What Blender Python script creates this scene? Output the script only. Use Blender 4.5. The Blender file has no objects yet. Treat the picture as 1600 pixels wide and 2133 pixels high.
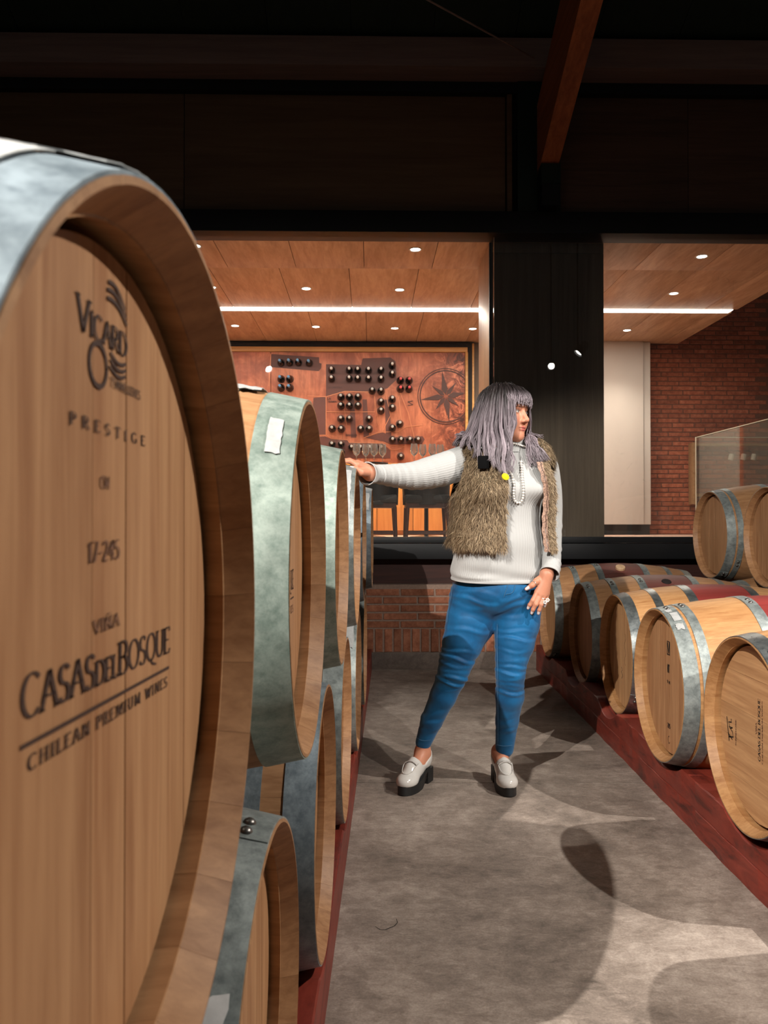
import bpy, bmesh, math, random
import numpy as np
from mathutils import Matrix, Vector

random.seed(7)
RNG = np.random.default_rng(7)
SC = bpy.context.scene
COL = SC.collection
PI = math.pi

# ------------------------------------------------------------------ camera
CAM_F = 1666.3                       # focal length in pixels of the 1600x2133 frame
CAM_POS = Vector((0.0, 0.0, 1.10))
CAM_TURN, CAM_TILT = math.radians(0.557), math.radians(0.6207)
cam = bpy.data.cameras.new('camera')
cam_o = bpy.data.objects.new('camera', cam)
COL.objects.link(cam_o)
cam_o.location = CAM_POS
cam_o.rotation_euler = (PI / 2 + CAM_TILT, 0, CAM_TURN)
cam.sensor_fit = 'HORIZONTAL'
cam.sensor_width = 36.0
cam.lens = CAM_F / 1600 * 36.0
cam.clip_start = 0.02
cam.clip_end = 100
cam.dof.use_dof = True
cam.dof.focus_distance = 3.2
cam.dof.aperture_fstop = 15.0
SC.camera = cam_o

# ------------------------------------------------------------------ world, exposure
w = bpy.data.worlds.new('dim_hall')
SC.world = w
w.use_nodes = True
bg = w.node_tree.nodes['Background']
bg.inputs[0].default_value = (1.0, 0.95, 0.88, 1)
bg.inputs[1].default_value = 0.026
SC.view_settings.view_transform = 'Standard'
SC.view_settings.look = 'None'
SC.view_settings.gamma = 1.0
SC.view_settings.use_curve_mapping = False
SC.view_settings.exposure = 0.0
SC.cycles.max_bounces = 5
SC.cycles.diffuse_bounces = 2
SC.cycles.glossy_bounces = 3
SC.cycles.transmission_bounces = 4
SC.cycles.transparent_max_bounces = 8
SC.cycles.caustics_reflective = False
SC.cycles.caustics_refractive = False
SC.cycles.use_adaptive_sampling = True
SC.cycles.adaptive_threshold = 0.12

# the hall's spotlights hang from the roof behind and beside the camera
SPOTS = [  # position, aim, watts, radius, cone in degrees, softness of its edge
    ((3.30, -2.10, 3.85), (0.35, 4.4, 0.60), 800, 0.03, 26, 0.4),
    ((2.70, 1.60, 3.30), (0.20, 1.80, 0.40), 460, 0.02, 84, 0.4),
    ((-1.60, -1.04, 3.55), (0.90, 3.3, 0.30), 1320, 0.02, 48, 0.3),
    ((-2.30, -1.60, 3.60), (0.90, 3.3, 0.30), 120, 0.02, 44, 0.3),
]
SPOT_COLOUR = (1.0, 0.945, 0.87)

# ------------------------------------------------------------------ helpers
def lin(r, g, b):
    f = lambda c: (c / 255 / 12.92) if c / 255 <= 0.04045 else ((c / 255 + 0.055) / 1.055) ** 2.4
    return (f(r), f(g), f(b), 1.0)

def ray(px, py):
    x, u = (px - 800) / CAM_F, -(py - 1066.5) / CAM_F
    cp, sp = math.cos(CAM_TILT), math.sin(CAM_TILT)
    y, z = cp - sp * u, sp + cp * u
    c, s = math.cos(CAM_TURN), math.sin(CAM_TURN)
    return Vector((c * x - s * y, s * x + c * y, z))

def at(px, py, Y):
    """the point at distance Y down the hall that the photograph shows at px, py"""
    d = ray(px, py)
    return CAM_POS + d * (Y / d.y)

def link(o, parent=None):
    COL.objects.link(o)
    if parent is not None:
        o.parent = parent
    return o

def tag(o, label=None, category=None, group=None, kind=None):
    if label: o['label'] = label
    if category: o['category'] = category
    if group: o['group'] = group
    if kind: o['kind'] = kind
    return o

def thing(name, loc=(0, 0, 0), rotz=0.0, label=None, category=None, group=None, kind=None):
    o = bpy.data.objects.new(name, None)
    o.empty_display_size = 0.1
    link(o)
    o.location = loc
    o.rotation_euler = (0, 0, rotz)
    return tag(o, label, category, group, kind)

def sharpen(me, angle=35):
    bm = bmesh.new(); bm.from_mesh(me)
    lim = math.radians(angle)
    for f in bm.faces: f.smooth = True
    for e in bm.edges:
        e.smooth = len(e.link_faces) == 2 and e.calc_face_angle(0) < lim
    bm.to_mesh(me); bm.free()

def mesh(name, verts, faces, mat=None, angle=35, uv=None):
    me = bpy.data.meshes.new(name)
    me.from_pydata([tuple(v) for v in verts], [], [tuple(int(i) for i in f) for f in faces])
    me.update()
    if angle is not None: sharpen(me, angle)
    if mat is not None: me.materials.append(mat)
    return me

def obj(name, me, parent=None, loc=(0, 0, 0), rot=(0, 0, 0)):
    o = bpy.data.objects.new(name, me)
    link(o, parent)
    o.location = loc
    o.rotation_euler = rot
    return o

def grid_faces(nu, nv, closed_u=False, closed_v=False, off=0):
    f = []
    for i in range(nu if closed_u else nu - 1):
        for j in range(nv if closed_v else nv - 1):
            a, b = i * nv + j, ((i + 1) % nu) * nv + j
            c, d = ((i + 1) % nu) * nv + (j + 1) % nv, i * nv + (j + 1) % nv
            f.append((off + a, off + b, off + c, off + d))
    return f

class MB:
    """collects simple solids into one mesh"""
    def __init__(s): s.v, s.f = [], []
    def add(s, v, f):
        n = len(s.v); s.v += [tuple(p) for p in v]; s.f += [tuple(i + n for i in q) for q in f]; return s
    def box(s, x0, x1, y0, y1, z0, z1, M=None, bev=0.0):
        if bev > 0:
            bm = bmesh.new(); bmesh.ops.create_cube(bm, size=1)
            for v in bm.verts:
                v.co = Vector(((x0 + x1) / 2 + v.co.x * (x1 - x0), (y0 + y1) / 2 + v.co.y * (y1 - y0), (z0 + z1) / 2 + v.co.z * (z1 - z0)))
            bmesh.ops.bevel(bm, geom=list(bm.edges), offset=bev, segments=2, affect='EDGES', profile=0.6)
            bm.verts.index_update()
            v = [q.co.copy() for q in bm.verts]; f = [[q.index for q in fc.verts] for fc in bm.faces]; bm.free()
        else:
            v = [Vector(p) for p in ((x0, y0, z0), (x1, y0, z0), (x1, y1, z0), (x0, y1, z0), (x0, y0, z1), (x1, y0, z1), (x1, y1, z1), (x0, y1, z1))]
            f = [(0, 3, 2, 1), (4, 5, 6, 7), (0, 1, 5, 4), (1, 2, 6, 5), (2, 3, 7, 6), (3, 0, 4, 7)]
        if M is not None: v = [M @ p for p in v]
        return s.add(v, f)
    def lathe(s, prof, n=24, M=None, cap=True):
        """prof: (radius, height) pairs turned about z"""
        v = []
        for i in range(n):
            a = 2 * PI * i / n
            for r, z in prof: v.append(Vector((r * math.cos(a), r * math.sin(a), z)))
        f = grid_faces(n, len(prof), closed_u=True)
        if cap:
            m = len(prof)
            if prof[0][0] > 1e-5: f.append([i * m for i in range(n)][::-1])
            if prof[-1][0] > 1e-5: f.append([i * m + m - 1 for i in range(n)])
        if M is not None: v = [M @ p for p in v]
        return s.add(v, f)
    def tube(s, pts, rad, n=8, cap=True, up=None, flat=1.0):
        P = [Vector(p) for p in pts]
        R = rad if hasattr(rad, '__len__') else [rad] * len(P)
        v = []; u = None
        for i, p in enumerate(P):
            t = (P[min(i + 1, len(P) - 1)] - P[max(i - 1, 0)]).normalized()
            if u is None:
                u = Vector(up) if up else (Vector((0, 0, 1)) if abs(t.z) < 0.9 else Vector((1, 0, 0)))
            u = (u - t * u.dot(t)).normalized(); w_ = t.cross(u)
            for k in range(n):
                a = 2 * PI * k / n
                v.append(p + u * (math.cos(a) * R[i] * flat) + w_ * (math.sin(a) * R[i]))
        f = grid_faces(len(P), n, closed_v=True)
        if cap:
            f.append(list(range(n))[::-1]); f.append([(len(P) - 1) * n + k for k in range(n)])
        return s.add(v, f)
    def prism(s, poly, d0, d1, axis='y', M=None):
        """2-D outline (a, b) pushed along an axis: y -> (a, d, b); x -> (d, a, b); z -> (a, b, d)"""
        m = {'y': lambda a, b, d: Vector((a, d, b)), 'x': lambda a, b, d: Vector((d, a, b)), 'z': lambda a, b, d: Vector((a, b, d))}[axis]
        n = len(poly)
        v = [m(a, b, d0) for a, b in poly] + [m(a, b, d1) for a, b in poly]
        f = [tuple(range(n)), tuple(range(2 * n - 1, n - 1, -1))] + [(i, n + i, n + (i + 1) % n, (i + 1) % n) for i in range(n)]
        if M is not None: v = [M @ p for p in v]
        return s.add(v, f)
    def fix(s):
        bm = bmesh.new(); me = bpy.data.meshes.new('t'); me.from_pydata(s.v, [], s.f); bm.from_mesh(me)
        bmesh.ops.recalc_face_normals(bm, faces=bm.faces); bm.to_mesh(me); bm.free(); return me
    def mesh(s, name, mat, angle=22):
        me = s.fix(); me.name = name
        sharpen(me, angle)
        if mat is not None: me.materials.append(mat)
        return me
    def build(s, name, mat, parent=None, loc=(0, 0, 0), rot=(0, 0, 0), angle=22):
        return obj(name, s.mesh(name, mat, angle), parent, loc, rot)

# ------------------------------------------------------------------ materials
class NT:
    def __init__(s, name):
        s.m = bpy.data.materials.new(name); s.m.use_nodes = True
        s.t = s.m.node_tree; s.b = s.t.nodes['Principled BSDF']; s.out = s.t.nodes['Material Output']
    def n(s, typ, ins=None, **props):
        nd = s.t.nodes.new(typ)
        for k, v in props.items(): setattr(nd, k, v)
        for k, v in (ins or {}).items(): s.set(nd.inputs[k], v)
        return nd
    def set(s, sock, v):
        if isinstance(v, bpy.types.NodeSocket): s.t.links.new(v, sock)
        else: sock.default_value = v
    def P(s, **kw):
        for k, v in kw.items(): s.set(s.b.inputs[k.replace('_', ' ')], v)
        return s
    def coords(s, kind='Object', scale=(1, 1, 1), rot=(0, 0, 0), shuffle=True):
        c = s.n('ShaderNodeTexCoord').outputs[kind]
        if shuffle:
            r = s.n('ShaderNodeObjectInfo').outputs['Random']
            k = s.n('ShaderNodeMath', {0: r, 1: 37.0}, operation='MULTIPLY').outputs[0]
            c = s.n('ShaderNodeVectorMath', {0: c, 1: k}, operation='ADD').outputs[0]
        return s.n('ShaderNodeMapping', {'Vector': c, 'Scale': scale, 'Rotation': rot}).outputs[0]
    def noise(s, vec, scale=5.0, detail=5.0, rough=0.6, dist=0.0):
        return s.n('ShaderNodeTexNoise', {'Vector': vec, 'Scale': scale, 'Detail': detail, 'Roughness': rough, 'Distortion': dist}).outputs['Fac']
    def ramp(s, fac, stops, interp='LINEAR'):
        nd = s.n('ShaderNodeValToRGB', {'Fac': fac}); r = nd.color_ramp; r.interpolation = interp
        while len(r.elements) < len(stops): r.elements.new(0.5)
        for e, (p, c) in zip(r.elements, stops):
            e.position = p; e.color = c if len(c) == 4 else (*c, 1)
        return nd.outputs['Color']
    def mix(s, fac, a, b, blend='MIX'):
        nd = s.n('ShaderNodeMix', data_type='RGBA', blend_type=blend)
        s.set(nd.inputs[0], fac); s.set(nd.inputs[6], a); s.set(nd.inputs[7], b)
        return nd.outputs[2]
    def math(s, op, a, b=0.0, c=0.0):
        return s.n('ShaderNodeMath', {0: a, 1: b, 2: c}, operation=op).outputs[0]
    def rnd(s, col, amount=0.15, sat=0.0):
        r = s.n('ShaderNodeObjectInfo').outputs['Random']
        v = s.n('ShaderNodeMapRange', {0: r, 3: 1 - amount, 4: 1 + amount}).outputs[0]
        return s.n('ShaderNodeHueSaturation', {'Color': col, 'Value': v, 'Saturation': 1.0}).outputs[0]
    def bump(s, h, strength=0.2, dist=0.002):
        nd = s.n('ShaderNodeBump', {'Height': h, 'Strength': strength, 'Distance': dist})
        s.set(s.b.inputs['Normal'], nd.outputs[0]); return s

def plain(name, col, rough=0.5, metal=0.0, spec=0.5, noise=0.0, nscale=30.0, bump=0.0):
    t = NT(name)
    c = col
    if noise > 0 or bump > 0:
        v = t.noise(t.coords(shuffle=False), nscale, 4)
        if noise > 0:
            d = tuple(max(0, x * (1 - noise)) for x in col[:3]) + (1,); u = tuple(min(1, x * (1 + noise)) for x in col[:3]) + (1,)
            c = t.ramp(v, [(0.3, d), (0.7, u)])
        if bump > 0: t.bump(v, bump, 0.002)
    t.P(Base_Color=c, Roughness=rough, Metallic=metal, Specular_IOR_Level=spec)
    return t.m

def wood(name, dark, light, axis='z', fine=60.0, stretch=14.0, rough=0.55, rnd=0.12, bump=0.12, spec=0.35, figure=0.35, shuffle=True):
    """wood with its grain along one object axis"""
    t = NT(name)
    sc = {'x': (1 / stretch, 1, 1), 'y': (1, 1 / stretch, 1), 'z': (1, 1, 1 / stretch)}[axis]
    v = t.coords(scale=sc, shuffle=shuffle)
    a = t.noise(v, fine, 6, 0.65, 0.4)
    b = t.noise(v, fine * 0.16, 3, 0.55, 1.2)
    m = t.math('ADD', t.math('MULTIPLY', a, 1 - figure), t.math('MULTIPLY', b, figure))
    c = t.ramp(m, [(0.36, dark), (0.62, light)])
    if rnd > 0: c = t.rnd(c, rnd)
    t.P(Base_Color=c, Roughness=rough, Specular_IOR_Level=spec)
    t.bump(a, bump, 0.0015)
    return t.m

def emit(name, col, strength):
    t = NT(name)
    t.P(Base_Color=(0, 0, 0, 1), Emission_Color=col, Emission_Strength=strength)
    return t.m

M = {}
# ------------------------------------------------------------------ materials of the building
def concrete(name, dark, mid, light, scale=1.0, rough=0.55):
    t = NT(name)
    v = t.coords(shuffle=False)
    big = t.noise(v, 1.6 * scale, 6, 0.62, 0.6)
    med = t.noise(v, 9 * scale, 7, 0.7, 0.3)
    vs = t.n('ShaderNodeMapping', {'Vector': v, 'Scale': (1.0, 2.0, 1.0)}).outputs[0]
    stk = t.noise(vs, 20 * scale, 7, 0.8, 1.2)
    fine = t.noise(v, 160 * scale, 3, 0.7)
    m = t.math('ADD', t.math('MULTIPLY', big, 0.42), t.math('ADD', t.math('MULTIPLY', med, 0.28), t.math('MULTIPLY', stk, 0.30)))
    c = t.ramp(m, [(0.38, dark), (0.5, mid), (0.62, light)])
    c = t.mix(t.math('MULTIPLY', t.ramp(fine, [(0.35, (1, 1, 1, 1)), (0.65, (0, 0, 0, 1))]), 0.42), c, t.mix(0.6, c, (0.02, 0.018, 0.015, 1)))
    # chalky scuffs
    sv = t.n('ShaderNodeMapping', {'Vector': v, 'Scale': (4.0, 1.3, 1.0), 'Rotation': (0, 0, 0.5)}).outputs[0]
    sc = t.ramp(t.noise(sv, 9 * scale, 8, 0.8, 2.0), [(0.63, (0, 0, 0, 1)), (0.75, (1, 1, 1, 1))])
    c = t.mix(t.math('MULTIPLY', sc, 0.35), c, light)
    r = t.n('ShaderNodeMapRange', {0: med, 3: rough - 0.12, 4: rough + 0.2}).outputs[0]
    t.P(Base_Color=c, Roughness=r, Specular_IOR_Level=0.35)
    t.bump(t.math('ADD', med, t.math('MULTIPLY', fine, 0.4)), 0.18, 0.004)
    return t.m

def brick_mat(name, c1, c2, c3):
    t = NT(name)
    v = t.coords()
    n1 = t.noise(v, 18, 5, 0.65); n2 = t.noise(v, 110, 4, 0.7)
    c = t.ramp(n1, [(0.32, c1), (0.52, c2), (0.72, c3)])
    c = t.rnd(c, 0.22)
    c = t.mix(t.math('MULTIPLY', n2, 0.25), c, (0.03, 0.015, 0.01, 1))
    t.P(Base_Color=c, Roughness=0.8, Specular_IOR_Level=0.2)
    t.bump(n2, 0.4, 0.002)
    return t.m

M['floor'] = concrete('worn_concrete', lin(98, 88, 80), lin(152, 138, 127), lin(198, 184, 172))
M['subfloor'] = plain('subfloor', lin(38, 33, 29), 0.9)
M['kerb'] = concrete('kerb_concrete', lin(84, 72, 66), lin(110, 97, 89), lin(138, 122, 112), 1.5)
M['brick'] = brick_mat('red_brick', lin(136, 84, 62), lin(166, 106, 80), lin(190, 128, 100))
M['brick_room'] = brick_mat('room_brick', lin(150, 84, 60), lin(178, 104, 76), lin(198, 124, 94))
M['mortar'] = plain('mortar', lin(146, 122, 108), 0.9, noise=0.15, nscale=60, bump=0.3)
M['mortar_room'] = plain('mortar_room', lin(120, 78, 60), 0.9, noise=0.15, nscale=60, bump=0.3)
M['black_steel'] = plain('black_painted_steel', lin(23, 24, 26), 0.5, spec=0.3, noise=0.08, nscale=9)
M['green_steel'] = plain('dark_green_steel', lin(20, 34, 29), 0.6, spec=0.3)
M['fascia'] = wood('dark_fascia_wood', lin(46, 24, 20), lin(64, 34, 27), 'x', 40, rough=0.6)
M['upper_panel'] = wood('upper_wall_panel', lin(92, 70, 52), lin(112, 88, 66), 'x', 24, 16, rough=0.6, figure=0.5)
M['upper_panel_r'] = wood('upper_wall_board', lin(74, 54, 44), lin(98, 72, 58), 'x', 34, 18, rough=0.6, figure=0.5)
M['plate_beam'] = wood('plate_beam_wood', lin(118, 98, 94), lin(138, 116, 110), 'x', 26, 18, rough=0.6)
M['rafter'] = wood('rafter_wood', lin(136, 72, 42), lin(176, 100, 60), 'y', 30, 18, rough=0.55)
M['roof'] = wood('dark_green_roof_board', lin(15, 27, 19), lin(22, 36, 26), 'y', 22, 16, rough=0.7)
M['ceil_wood'] = wood('oak_ceiling_panel', lin(172, 132, 102), lin(208, 170, 138), 'y', 42, 7, rough=0.42, rnd=0.05, bump=0.06, figure=0.55)
M['pillar_wood'] = wood('grey_oak_veneer', lin(92, 78, 64), lin(118, 102, 84), 'z', 34, 22, rough=0.45, rnd=0.05, figure=0.5)
M['pillar_side'] = wood('pale_oak_veneer', lin(168, 130, 98), lin(196, 158, 122), 'z', 34, 22, rough=0.4, rnd=0.04)
M['white_wall'] = plain('off_white_plaster', lin(214, 204, 194), 0.85, noise=0.03, nscale=4)
M['grey_wall'] = plain('grey_plaster', lin(120, 108, 98), 0.85)
M['room_floor'] = plain('pale_room_floor', lin(196, 160, 140), 0.5)
M['copper_trim'] = wood('copper_red_trim', lin(186, 98, 64), lin(206, 116, 80), 'z', 30, 14, rough=0.5)
M['frame_wood'] = wood('gilt_frame_wood', lin(196, 142, 84), lin(226, 176, 112), 'x', 40, 20, rough=0.35, rnd=0.02)
M['black_gap'] = plain('black_shadow_gap', lin(24, 20, 18), 0.7)

def glass_mat(name, tint=(1, 1, 1, 1), smudge=0.0, ior=1.45, rough=0.0, boost=1.0):
    t = NT(name)
    t.t.nodes.remove(t.b)
    tr = t.n('ShaderNodeBsdfTransparent', {'Color': tint}).outputs[0]
    gl = t.n('ShaderNodeBsdfGlossy', {'Color': (1, 1, 1, 1), 'Roughness': rough}).outputs[0]
    fr = t.math('MULTIPLY', t.n('ShaderNodeFresnel', {'IOR': ior}).outputs[0], boost)
    s = t.n('ShaderNodeMixShader', {0: fr, 1: tr, 2: gl}).outputs[0]
    if smudge > 0:
        c = t.n('ShaderNodeTexCoord').outputs['Object']
        a = t.ramp(t.noise(c, 7.0, 8, 0.78, 2.6), [(0.60, (0, 0, 0, 1)), (0.74, (1, 1, 1, 1))])
        b = t.ramp(t.noise(c, 1.3, 3, 0.5), [(0.46, (0, 0, 0, 1)), (0.66, (1, 1, 1, 1))])
        k = t.math('MULTIPLY', t.math('MULTIPLY', a, b), smudge)
        k = t.math('ADD', k, 0.012)
        df = t.n('ShaderNodeBsdfDiffuse', {'Color': (0.8, 0.8, 0.78, 1)}).outputs[0]
        s = t.n('ShaderNodeMixShader', {0: k, 1: s, 2: df}).outputs[0]
    t.t.links.new(s, t.out.inputs[0])
    return t.m

M['pane'] = glass_mat('window_pane', (0.97, 0.975, 0.97, 1), smudge=0.28)
M['rail_glass'] = glass_mat('balustrade_glass', (0.90, 0.91, 0.88, 1), smudge=0.0, boost=0.35)
M['glass_edge'] = plain('glass_edge', lin(190, 180, 160), 0.25)

BACK = []                       # everything that stands square to the rear wall
def back(o):
    BACK.append(o); return o

# ------------------------------------------------------------------ floor of the cellar
fl = MB().box(-5.2, 6.0, -6, 6.3, -0.20, -0.012).build('floor', M['subfloor'])
tag(fl, 'worn grey concrete floor of the barrel hall', kind='structure')
J = 3.372
for y0, y1 in ((-6, J - 0.003), (J + 0.003, 6.28)):
    MB().box(-5.2, 6.0, y0, y1, -0.012, 0.0).build('slab', M['floor'], fl)

# ------------------------------------------------------------------ low rear wall: kerb, bricks, steel sill
YW = 5.95
wb = back(MB().box(-4.5, 5.5, YW + 0.004, YW + 0.26, 0.0, 0.625).build('wall_back', M['mortar']))
tag(wb, 'low red brick wall under the long window', kind='structure')
MB().box(-4.5, 5.5, YW - 0.012, YW + 0.003, 0.0, 0.125, bev=0.006).build('kerb', M['kerb'], wb)

def brick_mesh(name, L, H, D, mat, seed):
    r = random.Random(seed)
    bm = bmesh.new(); bmesh.ops.create_cube(bm, size=1)
    for v in bm.verts:
        v.co = Vector((v.co.x * L + r.uniform(-.0016, .0016), v.co.y * D + (r.uniform(-.002, .002) if v.co.y < 0 else 0), v.co.z * H + r.uniform(-.0013, .0013)))
    bmesh.ops.bevel(bm, geom=[e for e in bm.edges if all(v.co.y < 0 for v in e.verts)], offset=0.003, segments=1, affect='EDGES')
    me = bpy.data.meshes.new(name); bm.to_mesh(me); bm.free(); sharpen(me, 25); me.materials.append(mat)
    return me

BR = [brick_mesh('brick', 0.243, 0.046, 0.03, M['brick'], k) for k in range(4)]
BRV = [brick_mesh('brick_on_end', 0.056, 0.168, 0.03, M['brick'], 20 + k) for k in range(4)]
row_z = [0.330 + 0.0595 * k for k in range(5)]
for k, z in enumerate(row_z):
    x = -1.10 + (0.13 if k % 2 else 0.0)
    while x < 3.4:
        obj('brick', random.choice(BR), wb, (x, YW + 0.012 + random.uniform(-.002, .002), z)); x += 0.258
x = -1.2
while x < 3.4:
    obj('brick', random.choice(BRV), wb, (x, YW + 0.012 + random.uniform(-.002, .002), 0.212)); x += 0.069

sill = back(MB().box(-4.5, 5.5, YW + 0.10, YW + 0.16, 0.60, 0.835).build('trim_1', M['fascia']))
tag(sill, 'dark red-brown board above the brick wall', kind='structure')

win = back(thing('window_1', (0, 0, 0), label='long interior window with black steel frame', kind='structure'))
MB().box(-4.5, 5.5, YW - 0.03, YW + 0.16, 0.815, 0.930, bev=0.004).build('sill_beam', M['black_steel'], win)
MB().box(-4.5, 5.5, YW - 0.005, YW + 0.14, 0.934, 0.978, bev=0.003).build('window_frame', M['black_steel'], win)
MB().box(-4.5, 5.5, YW - 0.05, YW + 0.16, 3.235, 3.395, bev=0.004).build('window_header', M['black_steel'], win)
XP = 0.772
for x0, x1 in ((-3.6, XP - 0.003), (XP + 0.003, 5.2)):
    MB().box(x0, x1, YW + 0.05, YW + 0.062, 0.97, 3.245).build('pane', M['pane'], win)
MB().box(XP - 0.0025, XP + 0.0025, YW + 0.05, YW + 0.062, 0.978, 3.235).build('glass_joint', M['glass_edge'], win)

# ------------------------------------------------------------------ upper rear wall, post, plate beam
wu = back(MB().box(-4.5, 5.5, YW + 0.10, YW + 0.2, 3.36, 4.75).build('wall_upper', M['black_gap']))
tag(wu, 'dark upper rear wall clad in wide brown panels', kind='structure')
for x0, x1, m in ((-4.4, -1.560, 'upper_panel'), (-1.554, 0.86, 'upper_panel'), (1.275, 2.25, 'upper_panel_r'), (2.254, 3.25, 'upper_panel_r'), (3.254, 5.3, 'upper_panel_r')):
    MB().box(x0, x1, YW + 0.06, YW + 0.105, 3.40, 4.305, bev=0.002).build('panel', M[m], wu)
MB().box(0.868, 0.905, YW + 0.02, YW + 0.105, 3.40, 4.305, bev=0.002).build('edge_trim', M['upper_panel'], wu)
MB().box(-4.5, 5.5, YW + 0.0, YW + 0.11, 4.305, 4.385).build('wall_channel', M['black_steel'], wu)
po = back(thing('post', (1.09, YW, 3.40), label='dark green steel post standing on the window header', category='post', kind='structure'))
MB().box(-0.15, 0.17, -0.02, 0.06, 0.0, 0.98, bev=0.003).build('flange', M['green_steel'], po)
MB().box(0.0, 0.13, -0.16, -0.02, 0.0, 0.155).build('foot_block', M['black_steel'], po)
MB().box(-0.005, 0.135, -0.17, -0.02, 0.155, 0.30).build('bracket', M['green_steel'], po)
pb = back(MB().box(-4.5, 5.5, YW - 0.20, YW + 0.08, 4.387, 4.60, bev=0.004).build('beam', M['plate_beam']))
tag(pb, 'long brown timber beam under the roof', kind='structure')

# ------------------------------------------------------------------ roof boards and rafter
SL = 0.427
def roof_z(y): return 4.62 + SL * (5.85 - y)
rf = back(thing('roof', (0, 0, 0), label='dark green boarded roof', kind='structure'))
rb = MB()
y0, y1 = 6.15, -6.0
rbm = MB().add([(-.298, y0, roof_z(y0)), (.298, y0, roof_z(y0)), (.298, y1, roof_z(y1)), (-.298, y1, roof_z(y1)),
                (-.298, y0, roof_z(y0) + .04), (.298, y0, roof_z(y0) + .04), (.298, y1, roof_z(y1) + .04), (-.298, y1, roof_z(y1) + .04)],
               [(0, 3, 2, 1), (4, 5, 6, 7), (0, 1, 5, 4), (1, 2, 6, 5), (2, 3, 7, 6), (3, 0, 4, 7)]).mesh('roof_board', M['roof'])
MB().add([(-5.2, y0, roof_z(y0) + .05), (5.2, y0, roof_z(y0) + .05), (5.2, y1, roof_z(y1) + .05), (-5.2, y1, roof_z(y1) + .05), (-5.2, y0, roof_z(y0) + .09), (5.2, y0, roof_z(y0) + .09), (5.2, y1, roof_z(y1) + .09), (-5.2, y1, roof_z(y1) + .09)],
         [(0, 3, 2, 1), (4, 5, 6, 7), (0, 1, 5, 4), (1, 2, 6, 5), (2, 3, 7, 6), (3, 0, 4, 7)]).build('roof_light_stop', M['black_gap'], rf)  # unseen sheet added above the boards to stop light through their gaps
for k in range(17):
    obj('roof_board', rbm, rf, (-4.8 + 0.6 * k, 0, 0))
ra = back(MB().prism([(5.93, 3.655), (5.93, 4.20), (-4.0, 4.20 + SL * 9.93), (-4.0, 3.655 + SL * 9.93)], 1.085, 1.218, 'x').build('rafter', M['rafter']))
tag(ra, 'sloping reddish-brown timber rafter', kind='structure')
br = back(MB().tube([at(1112, 118, 5.7), at(880, 2, 4.6), at(700, -90, 4.0)], 0.006, 6).build('tie_rod', M['plate_beam']))
tag(br, 'thin diagonal steel tie rod under the dark roof', 'tie rod', kind='structure')

# ------------------------------------------------------------------ tasting room behind the window
ZF, ZC, YM = 0.93, 3.262, 9.62
rfl = back(MB().box(-3.6, 6.0, YW + 0.16, 10.2, ZF - 0.1, ZF).build('floor', M['room_floor']))
tag(rfl, 'pale raised floor of the tasting room', kind='structure')
wf = back(MB().box(-3.6, 2.575, YM + 0.06, YM + 0.2, ZF, 3.6).build('wall_far', M['grey_wall']))
tag(wf, 'far wall of the tasting room behind the map', kind='structure')
wl = back(MB().box(-3.7, -3.6, YW + 0.16, 10.2, ZF, 3.6).build('wall_left', M['grey_wall']))
tag(wl, 'plain end wall of the tasting room', kind='structure')
wr = back(MB().box(5.6, 5.7, YW + 0.16, 10.2, ZF, 4.4).build('wall_right', M['mortar_room']))
tag(wr, 'plain brick-coloured end wall of the tasting room', kind='structure')

ce = back(MB().box(-3.6, 3.60, YW + 0.08, 9.72, ZC + 0.035, ZC + 0.10).build('ceiling', M['black_gap']))
tag(ce, 'suspended oak panel ceiling of the tasting room', kind='structure')
YL0, YL1 = 8.115, 8.245
def ceiling_row(ya, yb, z, start, step, name='ceiling_panel'):
    x = start
    while x < 3.6:
        a, b = max(x, -3.6), min(x + step - 0.004, 3.6)
        if b - a > 0.03:
            MB().box(a, b, ya, yb, z, z + 0.03, bev=0.0015).build(name, M['ceil_wood'], ce)
        x += step
ceiling_row(YW + 0.09, 6.788, ZC - 0.02, -3.66, 0.575)
ceiling_row(6.792, YL0, ZC, -3.94, 0.60)
ceiling_row(YL1, 9.70, ZC, -3.80, 0.60)
cb = back(MB().box(3.6, 5.6, YW + 0.08, 10.1, 4.30, 4.36).build('ceiling', M['grey_wall']))
tag(cb, 'high ceiling beyond the oak panels', kind='structure')

pl = back(thing('pillar', (1.20, 6.44, ZF), label='square pillar clad in dark grey-brown wood behind the glass', kind='structure'))
MB().box(-0.41, 0.41, -0.29, 0.30, 0, 2.31).build('pillar_core', M['black_gap'], pl)
MB().box(-0.425, 0.44, -0.31, -0.291, 0, 2.23, bev=0.002).build('front_panel', M['pillar_wood'], pl)
MB().box(-0.425, 0.44, -0.31, -0.291, 2.233, 2.31, bev=0.002).build('front_panel', M['pillar_wood'], pl)
MB().box(-0.441, -0.411, -0.285, 0.31, 0, 2.31, bev=0.002).build('side_panel', M['pillar_side'], pl)
MB().box(0.411, 0.44, -0.285, 0.31, 0, 2.31, bev=0.002).build('side_panel', M['pillar_side'], pl)
MB().box(-0.444, -0.424, -0.312, -0.286, 0, 2.31).build('corner_trim', M['black_steel'], pl)

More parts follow.
